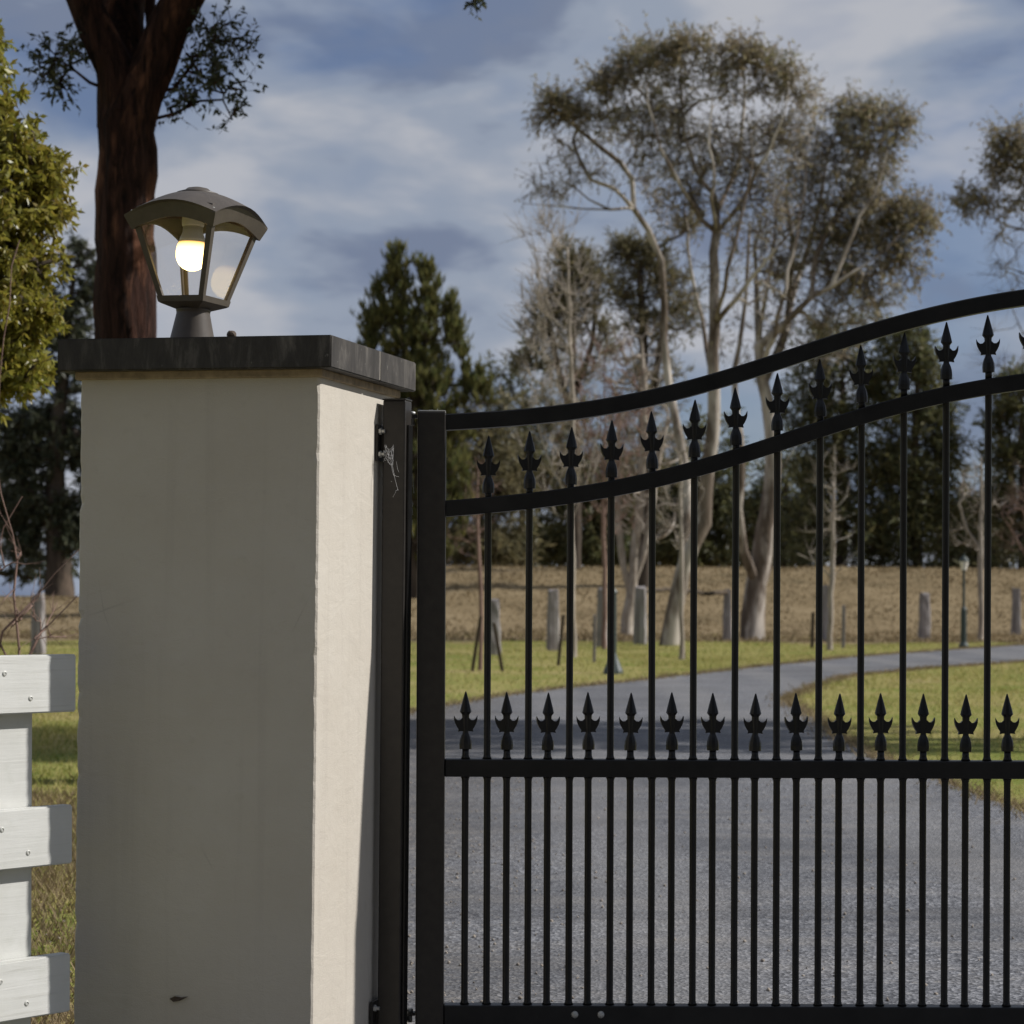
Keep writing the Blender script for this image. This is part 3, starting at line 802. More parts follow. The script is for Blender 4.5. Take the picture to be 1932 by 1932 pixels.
rm, rtop, rz0 = roof_me()
rf = link('roof', rm, M['lantern'], lan)
link('roof_cap', lathe_me('roof_cap', [(0.047, rtop - 0.006), (0.048, rtop - 0.002), (0.030, rtop + 0.004), (0.024, rtop + 0.009), (0.010, rtop + 0.012)], 28), M['lantern'], lan, smooth=True)
for cpt in sq(0.150, rz0 + 0.0085):
    link('roof_screw', lathe_me('roof_screw', [(0.003, -0.002), (0.003, 0.003), (0.001, 0.004)], 8), M['screw'], rf, loc=cpt)
zce = rz0 + 0.022
link('lampholder', lathe_me('lampholder', [(0.024, zce - 0.034), (0.0255, zce - 0.030), (0.0255, zce - 0.004), (0.027, zce), ], 24), M['socket'], lan, loc=(-0.008, 0, 0), smooth=True)
zn = zce - 0.034
link('bulb_collar', lathe_me('bulb_collar', [(0.0315, zn - 0.036), (0.028, zn - 0.026), (0.0235, zn - 0.014), (0.0225, zn)], 24), M['socket'], lan, loc=(-0.008, 0, 0), smooth=True)
pr = []
zc0 = zn - 0.036
for j in range(13):
    a = math.pi * (-0.5 + 0.5 * j / 12)
    pr.append((max(0.001, 0.0365 * math.cos(a)), zc0 - 0.030 + 0.034 * math.sin(a) * 1.05))
pr += [(0.0365, zc0 - 0.020), (0.0345, zc0 - 0.008), (0.0312, zc0 - 0.0005)]
link('bulb', lathe_me('bulb', pr, 28), M['bulb'], lan, loc=(-0.008, 0, 0), smooth=True)

# ------------------------------------------------------------------ white fence at left
FE = P(135, 1290, 5.07); fdir = np.array([-math.cos(R(50)), -math.sin(R(50)), 0])
fence = empty('white_fence', (FE[0], FE[1], 0), (0, 0, math.atan2(fdir[1], fdir[0])), label='white painted three rail timber fence beside the pillar', cat='fence')
# local x runs along the fence away from the pillar, local +y faces camera-right (front)
for yt, yb, x0 in ((1234, 1342, 0.0), (1517, 1627, 0.008), (1796, 1905, 0.012)):
    z1, z0 = P(135, yt, 5.07)[2], P(135, yb, 5.07)[2]
    bm = bmesh.new(); box_bm(bm, (x0, -0.016, z0), (1.35, 0.016, z1))
    bmesh.ops.bevel(bm, geom=bm.edges[:], offset=0.003, segments=2, affect='EDGES')
    rl = link('rail', bm_mesh('rail', bm), M['wood'], fence)
    for sx, sz in ((0.122, 0.032), (0.190, 0.085)):
        link('screw', lathe_me('screw', [(0.0055, -0.001), (0.0055, 0.0008), (0.0035, 0.0016), (0.003, 0.0004)], 10), M['screw'], rl, loc=(sx + x0 * 0.6, 0.0165, z0 + sz), rot=(R(-90), 0, 0))
link('post', box_me('post', (0.090, -0.116, -0.1), (0.192, -0.0165, P(60, 1238, 5.05)[2] - 0.004), 0.004), M['wood'], fence)

# ------------------------------------------------------------------ tree generator
class Tree:
    def __init__(self, base, rbase, seed):
        self.rng = np.random.default_rng(seed)
        self.base = np.array(base, float); self.rbase = rbase
        self.pos = [self.base.copy()]; self.par = [-1]; self.tips = []; self.minr = {}
    def nearest(self, p, bias=0.5):
        A = np.array(self.pos); d = p[None] - A; L = np.linalg.norm(d, axis=1) + 1e-6
        cost = L * (1 + bias * np.maximum(0, -d[:, 2] / L)) 
        return int(np.argmin(cost))
    def path(self, start, pts, step=0.4, jit=0.02):
        p = [np.array(self.pos[start])] + [np.array(q_, float) for q_ in pts]
        P_ = np.array([2 * p[0] - p[1]] + p + [2 * p[-1] - p[-2]])
        idx = start
        for i in range(1, len(P_) - 2):
            p0, p1, p2, p3 = P_[i - 1:i + 3]
            n = max(1, int(np.linalg.norm(p2 - p1) / step))
            for j in range(1, n + 1):
                t_ = j / n
                q_ = 0.5 * ((2 * p1) + (-p0 + p2) * t_ + (2 * p0 - 5 * p1 + 4 * p2 - p3) * t_ ** 2 + (-p0 + 3 * p1 - 3 * p2 + p3) * t_ ** 3)
                q_ = q_ + self.rng.normal(0, jit, 3)
                self.pos.append(q_); self.par.append(idx); idx = len(self.pos) - 1
        return idx
    def limb(self, pts, step=0.4, jit=0.02, join=True, r=None):
        s = self.nearest(np.array(pts[0], float), 0.0) if join else 0
        n0 = len(self.pos)
        e = self.path(s, pts[1:] if join else pts, step, jit)
        if r:
            n1 = len(self.pos)
            for i in range(n0, n1): self.minr[i] = r[0] + (r[1] - r[0]) * (i - n0) / max(1, n1 - n0 - 1)
        return e
    def clumps(self, C, bias=0.5, step=0.35, curve=0.35, jit=0.03):
        A = np.array(self.pos)
        d = np.array([np.min(np.linalg.norm(A - c, axis=1)) for c in C])
        for c in C[np.argsort(d)]:
            i = self.nearest(c, bias)
            n0 = np.array(self.pos[i]); L = np.linalg.norm(c - n0)
            if L < 0.05: self.tips.append(i); continue
            pd = np.array([0, 0, 1.0]) if self.par[i] < 0 else unit(n0 - np.array(self.pos[self.par[i]]))
            ctrl = n0 + pd * L * curve + (c - n0) * 0.15 + self.rng.normal(0, L * 0.06, 3)
            n = max(2, int(L / step)); idx = i
            for j in range(1, n + 1):
                t_ = j / n
                q_ = (1 - t_) ** 2 * n0 + 2 * t_ * (1 - t_) * ctrl + t_ * t_ * c + self.rng.normal(0, jit, 3)
                self.pos.append(q_); self.par.append(idx); idx = len(self.pos) - 1
            self.tips.append(idx)
    def wood(self, rtip=0.006, expo=0.5, minw=None, flare=1.3):
        n = len(self.pos); wgt = np.zeros(n); ch = [[] for _ in range(n)]
        for i in range(1, n): ch[self.par[i]].append(i)
        for i in range(n - 1, -1, -1):
            if not ch[i]: wgt[i] += 1
            if self.par[i] >= 0: wgt[self.par[i]] += wgt[i]
        r = np.maximum(self.rbase * (wgt / wgt[0]) ** expo, rtip)
        for i_, v_ in self.minr.items(): r[i_] = v_
        for i_ in range(1, n): r[i_] = min(r[i_], r[self.par[i_]])
        self.r = r
        A = np.array(self.pos) - self.base
        # root flare
        r = r * (1 + (flare - 1) * np.exp(-np.maximum(A[:, 2], 0) / (self.rbase * 1.6)))
        V, Fq = [], []; nv = 0
        stack = [(0, -1)]
        while stack:
            s, frm = stack.pop()
            chain = ([frm] if frm >= 0 else []) + [s]; cur = s
            while ch[cur]:
                b = max(ch[cur], key=lambda x: wgt[x])
                for o_ in ch[cur]:
                    if o_ != b: stack.append((o_, cur))
                chain.append(b); cur = b
            if len(chain) < 2: continue
            pts = A[chain]; rr = r[chain].copy()
            if frm >= 0: rr[0] = min(rr[0], rr[1] * 1.15)
            rm_ = rr.max(); k_ = (30 if self.base[1] < 20 else 14) if rm_ > 0.09 else 8 if rm_ > 0.05 else 5 if rm_ > 0.02 else 3
            tg = unit(np.gradient(pts, axis=0))
            ref = np.array([0.31, 0.87, 0.12]); a1 = unit(np.cross(tg, ref)); a2 = np.cross(tg, a1)
            an = np.arange(k_) * 2 * math.pi / k_
            rad = rr[:, None] * np.ones((1, k_))
            if k_ > 20:     # furrowed bark: ridges that wander slowly up the stem
                nz = self.rng.normal(size=(len(pts), k_))
                for q_ in range(1, len(pts)): nz[q_] = 0.86 * nz[q_ - 1] + 0.5 * nz[q_]
                rad = rad * (1 + 0.045 * nz)
            elif k_ > 6: rad = rad * (1 + 0.06 * self.rng.normal(size=(len(pts), k_)))
            ring = pts[:, None] + rad[..., None] * (np.cos(an)[None, :, None] * a1[:, None] + np.sin(an)[None, :, None] * a2[:, None])
            V.append(ring.reshape(-1, 3))
            i = np.arange(len(pts) - 1)[:, None] * k_ + np.arange(k_)[None]; j = np.arange(len(pts) - 1)[:, None] * k_ + (np.arange(k_)[None] + 1) % k_
            Fq.append((np.stack([i, j, j + k_, i + k_], -1) + nv).reshape(-1, 4)); nv += len(pts) * k_
        return V, Fq, nv
    def twigs(self, per, length, up, spread=1.0):
        T = np.array([self.pos[i] for i in self.tips]); n = len(T) * per
        S = np.repeat(T, per, 0)
        par = np.array([self.pos[self.par[i]] if self.par[i] >= 0 else self.pos[i] for i in self.tips])
        D = np.repeat(unit(T - par + 1e-6), per, 0) * 0.7 + self.rng.normal(size=(n, 3)) * spread
        D[:, 2] += up; D = unit(D)
        L = length * self.rng.uniform(0.4, 1.15, n)
        return S, D, L

def frustums(S, E, r0, r1):
    n = len(S); tg = unit(E - S); a1 = unit(np.cross(tg, np.array([0.31, 0.87, 0.12]))); a2 = np.cross(tg, a1)
    an = np.arange(3) * 2 * math.pi / 3; c = np.cos(an)[None, :, None]; s = np.sin(an)[None, :, None]
    d = c * a1[:, None] + s * a2[:, None]
    V = np.concatenate([S[:, None] + d * r0, E[:, None] + d * r1], 1).reshape(-1, 3)
    b = (np.arange(n) * 6)[:, None]
    i = np.arange(3)[None]; j = (i + 1) % 3
    return V, np.stack([b + i, b + j, b + j + 3, b + i + 3], -1).reshape(-1, 4)

def ell(list_, d, rng, k=1.0):
    """clump centres inside ellipsoids given as (px, py, rx, ry, count[, depth offset, depth radius])"""
    out = []
    for e in list_:
        cx, cy, rx, ry, n = e[:5]; n = max(2, int(n * k)); do = e[5] if len(e) > 5 else 0.0; rz = e[6] if len(e) > 6 else None
        v = rng.normal(size=(n, 3)); v = unit(v) * (rng.random((n, 1)) ** 0.42)
        if rz is None: rz = 0.5 * rx / F * d
        for a in v:
            out.append(P(cx + a[0] * rx, cy - a[2] * ry, d + do + a[1] * rz))
    return np.array(out)

def finish_tree(t, name, label, cat, bark, leafV=None, leafmat=None, twig=None, group=None, rtip=0.006, expo=0.5, flare=1.3, crown_name='crown', trunk_name='trunk'):
    root = empty(name, t.base, label=label, cat=cat, group=group)
    V, Fq, nv = t.wood(rtip, expo, flare=flare)
    if twig is not None:
        S, D, L, r0, r1 = twig
        tv, tf = frustums(S - t.base, S + D * L[:, None] - t.base, r0, r1)
        V.append(tv); Fq.append(tf + nv)
    link(trunk_name, raw_me(trunk_name, np.concatenate(V), np.concatenate(Fq)), bark, root, smooth=True)
    if leafV is not None:
        link(crown_name, quads_me(crown_name, leafV - t.base, 4), leafmat, root, kind='stuff')
    return root

def leaves_on(t, S, D, L, per, ll, lw, droop, rng, spread=0.8):
    n = len(S); idx = np.repeat(np.arange(n), per)
    u = rng.uniform(0.15, 1.05, len(idx))[:, None]
    C = S[idx] + D[idx] * L[idx][:, None] * u
    d = D[idx] * 0.5 + rng.normal(size=(len(idx), 3)) * spread; d[:, 2] -= droop; d = unit(d)
    return leaf_quads(C, d, ll * rng.uniform(0.6, 1.25, len(idx)), lw * rng.uniform(0.7, 1.2, len(idx)), rng)

def PX(pts, d, do=0.0):
    return [P(p[0], p[1], d + (p[2] if len(p) > 2 else do)) for p in pts]
def ground_base(px, py, d, z=-0.1):
    p = P(px, py, d); p[2] = z; return p

# ---- near red-barked gum behind the pillar
d = 14.0
t = Tree(ground_base(236, 1420, d), 0.20, 21)
t.limb(PX([(236, 1000), (237, 700), (238, 450), (240, 330), (243, 240)], d), 0.10, 0.006, False, r=(0.200, 0.165))
t.limb(PX([(243, 240), (215, 130), (180, 50), (140, -40), (90, -200), (60, -380)], d), 0.2, 0.006, r=(0.115, 0.05))
t.limb(PX([(243, 240), (232, 120, 0.2), (228, 40, 0.35), (235, -80, 0.5), (260, -300, 0.9), (300, -600, 1.2)], d), 0.2, 0.006, r=(0.15, 0.06))
t.limb(PX([(246, 235), (290, 120), (325, 40), (362, -30), (430, -160), (520, -300), (640, -420)], d), 0.2, 0.006, r=(0.135, 0.06))
t.limb(PX([(262, 120, 0.2), (272, 90, 0.3), (285, 60, 0.3), (282, 20, 0.3), (290, -60, 0.3)], d), 0.2, 0.005, r=(0.04, 0.03))
t.limb(PX([(300, 190), (330, 170), (365, 120), (400, 85)], d), 0.15, 0.008, r=(0.014, 0.006))
t.limb(PX([(285, 250), (330, 215), (380, 190), (425, 190), (440, 230)], d), 0.15, 0.008, r=(0.012, 0.005))
t.limb(PX([(196, 185), (170, 160), (140, 130), (110, 110)], d), 0.15, 0.008, r=(0.012, 0.005))
for i_ in range(1, len(t.pos)): pass
high = ell([(620, -450, 420, 220, 90, 0, 2.0), (850, -330, 260, 150, 45, 0, 1.6), (150, -500, 420, 260, 60, 0, 1.8), (900, -520, 420, 240, 60, 0, 2.0)], d, t.rng)
t.clumps(high, 0.3, 0.3, 0.3, 0.02)
hi_n = len(t.tips)
low = ell([(402, 60, 50, 32, 13, 0, .25), (445, 78, 25, 22, 6, 0, .2), (390, 120, 50, 30, 9, 0, .25), (425, 160, 40, 30, 10, 0, .2), (355, 165, 30, 40, 7, 0, .2), (345, 200, 30, 15, 4, 0, .2), (440, 215, 14, 30, 4, 0, .15),
           (95, 130, 28, 30, 9, 0, .25), (125, 105, 40, 35, 12, 0, .25), (120, 165, 35, 18, 5, 0, .2), (160, 60, 25, 40, 5, .1, .2), (893, -2, 24, 4, 3, 0, .15)], d, t.rng)
t.clumps(low, 0.2, 0.12, 0.25, 0.008)
S, D, L = t.twigs(4, 0.15, -0.1)
lowmask = np.repeat(np.arange(len(t.tips)) >= hi_n, 4)
per = 5
LV1 = leaves_on(t, S[lowmask], D[lowmask], L[lowmask], 6, 0.048, 0.019, 0.45, t.rng)
S2, D2, L2 = S[~lowmask], D[~lowmask], L[~lowmask] * 3.4
LV2 = leaves_on(t, S2, D2, L2, 26, 0.16, 0.055, 0.4, t.rng)
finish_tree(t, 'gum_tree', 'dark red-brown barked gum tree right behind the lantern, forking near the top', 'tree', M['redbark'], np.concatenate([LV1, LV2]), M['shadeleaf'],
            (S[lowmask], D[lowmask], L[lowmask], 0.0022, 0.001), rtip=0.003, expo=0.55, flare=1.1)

# ---- yellow-green leafy tree at the left edge
d = 10.5
t = Tree(ground_base(-420, 1400, d), 0.11, 33)
t.limb(PX([(-400, 1100), (-340, 800), (-280, 600), (-240, 350), (-220, 120)], d), 0.25, 0.01, False)
t.limb(PX([(-330, 760), (-200, 640), (-90, 590), (0, 570)], d), 0.2, 0.01)
t.limb(PX([(-280, 600), (-150, 470), (-40, 400), (50, 350)], d), 0.2, 0.01)
t.limb(PX([(-250, 400), (-140, 280), (-60, 200), (-10, 130)], d), 0.2, 0.01)
E_ = [(0, 100, 38, 50, 16, 0, .35), (-20, 190, 75, 70, 30, 0, .4), (20, 260, 75, 55, 34, 0, .45), (75, 300, 50, 45, 26, 0, .35), (110, 350, 32, 40, 20, 0, .25), (30, 380, 85, 70, 44, 0, .5), (85, 420, 45, 45, 22, 0, .3), (20, 480, 80, 60, 40, 0, .5),
      (85, 500, 40, 30, 16, 0, .3), (25, 570, 90, 55, 44, 0, .5), (92, 590, 36, 36, 24, 0, .3), (30, 650, 80, 48, 44, 0, .45), (72, 700, 40, 30, 24, 0, .3), (15, 725, 60, 50, 26, 0, .4), (-140, 450, 160, 330, 90, 0, .7), (-320, 300, 200, 350, 60, 0, .8)]
E_ = [(e[0] - 26,) + e[1:] for e in E_]
t.clumps(ell(E_, d, t.rng), 0.3, 0.12, 0.3, 0.01)
S, D, L = t.twigs(4, 0.12, -0.05)
LV = leaves_on(t, S, D, L, 16, 0.048, 0.018, 0.65, t.rng, 0.75)
finish_tree(t, 'leafy_tree', 'sunlit yellow-green leafy tree filling the left edge', 'tree', M['darkbark'], LV, M['yellowleaf'], (S, D, L, 0.0018, 0.0008), rtip=0.003, expo=0.5)

def rim_mask(t, leafy, d, per):
    """which twigs carry full leaf tufts: those of the leafy tips near the outside of the joint crown"""
    T = np.array([t.pos[i] for i in t.tips])
    c0, c1 = P(1385, 330, d), P(1385 + 350, 330 - 275, d)
    q_ = np.hypot((T[:, 0] - c0[0]) / (c1[0] - c0[0]), (T[:, 2] - c0[2]) / (c1[2] - c0[2]))
    keep = (q_ + t.rng.normal(0, 0.10, len(T)) > 0.60) & (np.arange(len(T)) < leafy)
    return np.repeat(keep, per)

# ---- twin-stemmed gum, left of the big pair
d = 54.0
t = Tree(ground_base(1262, 1228, d), 0.22, 5)
t.limb(PX([(1272, 1160), (1288, 1080), (1325, 985), (1342, 850), (1347, 720), (1350, 560), (1352, 434)], d), 0.5, 0.03, False, r=(0.19, 0.10))
t.limb(PX([(1288, 1080), (1298, 960, .6), (1290, 870, .8), (1270, 770, 1), (1256, 680, 1.2), (1252, 580, 1.2), (1250, 492, 1.2), (1224, 434, 1.2), (1196, 393, 1.2), (1194, 339, 1.2)], d), 0.5, 0.015, r=(0.12, 0.06))
t.limb(PX([(1194, 339, 1.2), (1171, 306, 1.2), (1130, 275, 1), (1089, 242, .8), (1048, 212, .6), (1012, 204, .5)], d), 0.35, 0.015, r=(0.062, 0.02))
t.limb(PX([(1194, 339, 1.2), (1201, 293, 1.6), (1188, 255, 1.8), (1150, 210, 2)], d), 0.35, 0.015)
t.limb(PX([(1192, 380, 1.2), (1158, 355, .6), (1112, 339, .2), (1089, 293, 0), (1080, 262, 0)], d), 0.35, 0.015)
t.limb(PX([(1200, 397, 1.2), (1150, 395, .2), (1112, 375, 0), (1087, 355, 0), (1045, 330, 0)], d), 0.35, 0.015)
t.limb(PX([(1150, 395, .2), (1100, 393, 0), (1061, 389, 0), (987, 385, 0)], d), 0.35, 0.012)
t.limb(PX([(1352, 434), (1305, 385, -.5), (1265, 320, -.8), (1235, 240, -1), (1215, 150, -1)], d), 0.4, 0.03, r=(0.055, 0.012))
t.limb(PX([(1352, 434), (1352, 370, .3), (1324, 345, .6), (1291, 255, .9), (1286, 166, 1), (1280, 90, 1)], d), 0.4, 0.015, r=(0.062, 0.02))
t.limb(PX([(1352, 434), (1385, 395), (1428, 325, -.6), (1465, 250, -1), (1490, 170, -1)], d), 0.4, 0.03, r=(0.055, 0.012))
t.limb(PX([(1347, 720), (1322, 600, 1), (1303, 500, 1), (1292, 400, 1), (1300, 300, 1)], d), 0.4, 0.03, r=(0.06, 0.012))
t.limb(PX([(1350, 600), (1374, 510, -1), (1398, 425, -1), (1412, 340, -1), (1418, 250, -1)], d), 0.4, 0.03, r=(0.055, 0.012))
t.limb(PX([(1352, 434), (1345, 350, -1), (1340, 270, -1), (1345, 180, -1)], d), 0.4, 0.03, r=(0.05, 0.012))
t.limb(PX([(1380, 410, .5), (1372, 357, .8), (1393, 306, 1), (1405, 178, 1.2), (1400, 100, 1.2)], d), 0.4, 0.015, r=(0.062, 0.02))
t.limb(PX([(1345, 640), (1390, 560, -.5), (1450, 485, -1), (1510, 420, -1)], d), 0.4, 0.015, r=(0.062, 0.02))
E_ = [(1055, 178, 42, 16, 12), (1030, 200, 28, 16, 7), (1085, 205, 35, 22, 6), (1145, 142, 45, 20, 13), (1180, 118, 28, 24, 9), (1225, 90, 48, 22, 14), (1262, 78, 40, 16, 9), (1310, 70, 45, 16, 9),
      (1262, 130, 50, 30, 9), (1395, 82, 52, 22, 14), (1360, 130, 40, 24, 12), (1430, 105, 50, 24, 13), (1485, 130, 38, 28, 11), (1510, 165, 25, 25, 5), (1380, 165, 50, 22, 7), (1450, 150, 35, 20, 6), (1265, 180, 55, 20, 11), (1240, 205, 40, 25, 9),
      (1300, 245, 80, 45, 20), (1380, 255, 80, 50, 22), (1450, 260, 60, 45, 15), (1250, 300, 50, 45, 11), (1340, 320, 80, 45, 16), (1420, 340, 60, 50, 14), (1120, 210, 45, 25, 6), (1180, 200, 35, 25, 6), (1210, 265, 25, 30, 6), (1235, 385, 30, 30, 6, 1.4), (1220, 340, 22, 16, 4, 1.4), (1480, 220, 45, 45, 9), (1520, 210, 30, 30, 5), (1465, 380, 50, 50, 9), (1290, 350, 45, 50, 7), (1380, 420, 60, 40, 6)]
E_ = [(e[0], e[1] + 15 * (e[1] < 260)) + e[2:] for e in E_]
t.clumps(ell(E_, d, t.rng, 1.7), 0.4, 0.3, 0.35, 0.02)
leafy = len(t.tips)
t.clumps(ell([(1080, 300, 60, 45, 16, 0, .5), (1050, 345, 50, 35, 12, 0, .5), (1030, 370, 40, 16, 7, 0, .4), (1120, 330, 60, 40, 12, 0, .5), (1160, 270, 50, 40, 12, .8, .5), (1300, 560, 50, 120, 18), (1420, 520, 60, 90, 18), (1280, 380, 60, 90, 30), (1400, 380, 70, 90, 34), (1330, 300, 110, 70, 30), (1450, 300, 60, 80, 24), (1260, 250, 60, 60, 16)], d, t.rng), 0.8, 0.25, 0.3, 0.015)
S, D, L = t.twigs(6, 0.62, 0.15)
mk = rim_mask(t, leafy, d, 6)
LV = leaves_on(t, S[mk], D[mk], L[mk], 8, 0.15, 0.036, 0.7, t.rng)
LVb = leaves_on(t, S[~mk], D[~mk], L[~mk], 2, 0.13, 0.035, 0.7, t.rng)
finish_tree(t, 'gum_tree', 'tall open-crowned gum with two leaning stems, left of the big eucalypt pair', 'tree', M['gumbark'], np.concatenate([LV, LVb]), M['gumleaf'], (S, D, L, 0.008, 0.003), rtip=0.010, expo=0.62, flare=1.12, group='tall gums beyond the drive')

# ---- right gum with pale trunk
d = 62.0
t = Tree(ground_base(1420, 1205, d), 0.29, 6)
t.limb(PX([(1421, 1160), (1428, 1105), (1450, 960), (1461, 840), (1440, 720), (1432, 655)], d), 0.5, 0.03, False, r=(0.30, 0.14))
t.limb(PX([(1428, 1105), (1403, 1040, -.5), (1392, 960, -.8), (1400, 860, -1), (1385, 740, -1), (1400, 620, -1), (1410, 520, -1), (1415, 420, -1)], d), 0.5, 0.015, r=(0.13, 0.03))
t.limb(PX([(1432, 655), (1470, 620, -.5), (1530, 557, -.8), (1570, 540, -1), (1620, 508, -1), (1670, 470, -1), (1700, 440, -1)], d), 0.45, 0.02, r=(0.10, 0.012))
t.limb(PX([(1440, 720), (1468, 600, -1), (1495, 480, -1), (1515, 370, -1), (1525, 270, -1)], d), 0.4, 0.03, r=(0.075, 0.012))
t.limb(PX([(1432, 655), (1448, 540, -.5), (1462, 430, -.5), (1472, 330, -.5)], d), 0.4, 0.03, r=(0.065, 0.012))
t.limb(PX([(1570, 540, -1), (1610, 440, -1), (1650, 360, -1), (1675, 280, -1)], d), 0.4, 0.03, r=(0.055, 0.012))
t.limb(PX([(1530, 557, -.8), (1533, 515, -.6), (1552, 453, -.4), (1594, 377, 0), (1621, 331, 0), (1640, 260, 0)], d), 0.45, 0.015, r=(0.095, 0.02))
t.limb(PX([(1440, 720), (1478, 640, .5), (1488, 577, 1), (1494, 453, 1), (1482, 370, 1), (1500, 290, 1)], d), 0.45, 0.015, r=(0.13, 0.025))
t.limb(PX([(1488, 577, 1), (1520, 480, 1.5), (1545, 390, 1.5), (1560, 300, 1.5), (1590, 220, 1.5)], d), 0.45, 0.015, r=(0.08, 0.02))
t.limb(PX([(1432, 655), (1428, 560, .3), (1425, 470, .4), (1440, 400, .4)], d), 0.45, 0.015, r=(0.09, 0.025))
t.limb(PX([(1455, 900), (1530, 800, .5), (1600, 730, .7)], d), 0.45, 0.02)
E_ = [(1600, 195, 50, 18, 13), (1650, 205, 55, 20, 15), (1695, 218, 30, 22, 9), (1640, 250, 60, 30, 15), (1590, 255, 60, 40, 17), (1540, 290, 60, 45, 16), (1620, 320, 55, 45, 15), (1665, 310, 30, 40, 7), (1570, 360, 60, 45, 16), (1500, 330, 45, 45, 10),
      (1640, 375, 40, 35, 11), (1690, 395, 40, 25, 9), (1720, 405, 38, 28, 11), (1745, 430, 18, 20, 5), (1660, 430, 50, 35, 12), (1600, 440, 55, 40, 11), (1530, 430, 55, 50, 11), (1480, 420, 50, 50, 9), (1690, 480, 40, 30, 7), (1650, 500, 60, 30, 8), (1580, 520, 50, 40, 9), (1480, 520, 50, 50, 10), (1500, 270, 50, 50, 14), (1530, 360, 60, 60, 16), (1450, 440, 50, 60, 12), (1550, 470, 70, 60, 16), (1620, 400, 60, 60, 14), (1680, 440, 55, 45, 14), (1640, 545, 80, 35, 14), (1715, 500, 30, 40, 6), (1560, 600, 60, 40, 8)]
E_ = [(e[0], e[1] + 15 * (e[1] < 260)) + e[2:] for e in E_]
t.clumps(ell(E_, d, t.rng, 1.7), 0.4, 0.3, 0.35, 0.02)
leafy = len(t.tips)
t.clumps(ell([(1590, 590, 70, 45, 14), (1640, 560, 60, 40, 10), (1500, 640, 60, 50, 12), (1400, 650, 60, 80, 14), (1560, 660, 60, 40, 12), (1520, 420, 70, 110, 36), (1600, 420, 70, 100, 32), (1470, 560, 50, 90, 24), (1560, 540, 70, 60, 22), (1650, 480, 60, 50, 18)], d, t.rng), 0.8, 0.25, 0.3, 0.015)
S, D, L = t.twigs(6, 0.70, 0.15)
mk = rim_mask(t, leafy, d, 6)
LV = leaves_on(t, S[mk], D[mk], L[mk], 8, 0.16, 0.040, 0.7, t.rng)
LVb = leaves_on(t, S[~mk], D[~mk], L[~mk], 2, 0.14, 0.038, 0.7, t.rng)
finish_tree(t, 'gum_tree', 'big gum with a thick pale forked trunk by the drive, right of the twin-stemmed gum', 'tree', M['gumbark'], np.concatenate([LV, LVb]), M['gumleaf'], (S, D, L, 0.008, 0.003), rtip=0.011, expo=0.62, flare=1.12, group='tall gums beyond the drive')

# ---- gum at the right edge
d = 60.0
t = Tree(ground_base(2080, 1200, d), 0.33, 7)
t.limb(PX([(2075, 1000), (2060, 800), (2040, 600), (2010, 450), (1985, 330), (1980, 240)], d), 0.5, 0.02, False)
t.limb(PX([(2015, 480), (1960, 440), (1900, 425), (1850, 400)], d), 0.4, 0.03, r=(0.05, 0.012))
t.limb(PX([(2035, 590), (1970, 530), (1900, 500)], d), 0.4, 0.03, r=(0.045, 0.012))
E_ = [(1832, 375, 28, 16, 9), (1862, 388, 22, 18, 7), (1815, 392, 14, 12, 4), (1905, 262, 38, 24, 14), (1895, 305, 34, 24, 12), (1935, 290, 30, 45, 12), (1890, 335, 25, 15, 5), (1930, 380, 40, 30, 6), (1985, 300, 90, 90, 34), (2060, 350, 120, 120, 34)]
t.clumps(ell(E_, d, t.rng, 1.5), 0.3, 0.3, 0.35, 0.02)
leafy = len(t.tips)
t.clumps(ell([(1895, 430, 45, 35, 12), (1900, 490, 40, 35, 10), (1900, 540, 60, 40, 8), (1900, 660, 50, 60, 8)], d, t.rng), 0.2, 0.25, 0.3, 0.015)
S, D, L = t.twigs(6, 0.62, 0.05)
mk = np.repeat(np.arange(len(t.tips)) < leafy, 6)
LV = leaves_on(t, S[mk], D[mk], L[mk], 6, 0.16, 0.040, 0.8, t.rng)
finish_tree(t, 'gum_tree', 'sparse gum cut off by the right edge of the view', 'tree', M['gumbark'], LV, M['gumleaf'], (S, D, L, 0.007, 0.003), rtip=0.01, expo=0.6, group='tall gums beyond the drive')

# ---- conifers and casuarinas: spray foliage
def spray_tree(name, label, base, d, ells, limbs, leafmat, seed, per=4, sl=0.7, leaf=(0.32, 0.05), n_leaf=12, up=0.6, droop=-0.5, rb=0.22, bark=None, group=None, spread=0.6, lspread=0.5, bias=0.4):
    t = Tree(base, rb, seed)
    for i, lb in enumerate(limbs):
        t.limb(PX(lb, d), 0.6, 0.02, i > 0)
    t.clumps(ell(ells, d, t.rng), bias, 0.4, 0.3, 0.03)
    S, D, L = t.twigs(per, sl, up, spread)
    LV = leaves_on(t, S, D, L, n_leaf, leaf[0], leaf[1], droop, t.rng, lspread)
    return finish_tree(t, name, label, 'tree', bark or M['darkbark'], LV, leafmat, (S, D, L, 0.012, 0.004), rtip=0.014, group=group)

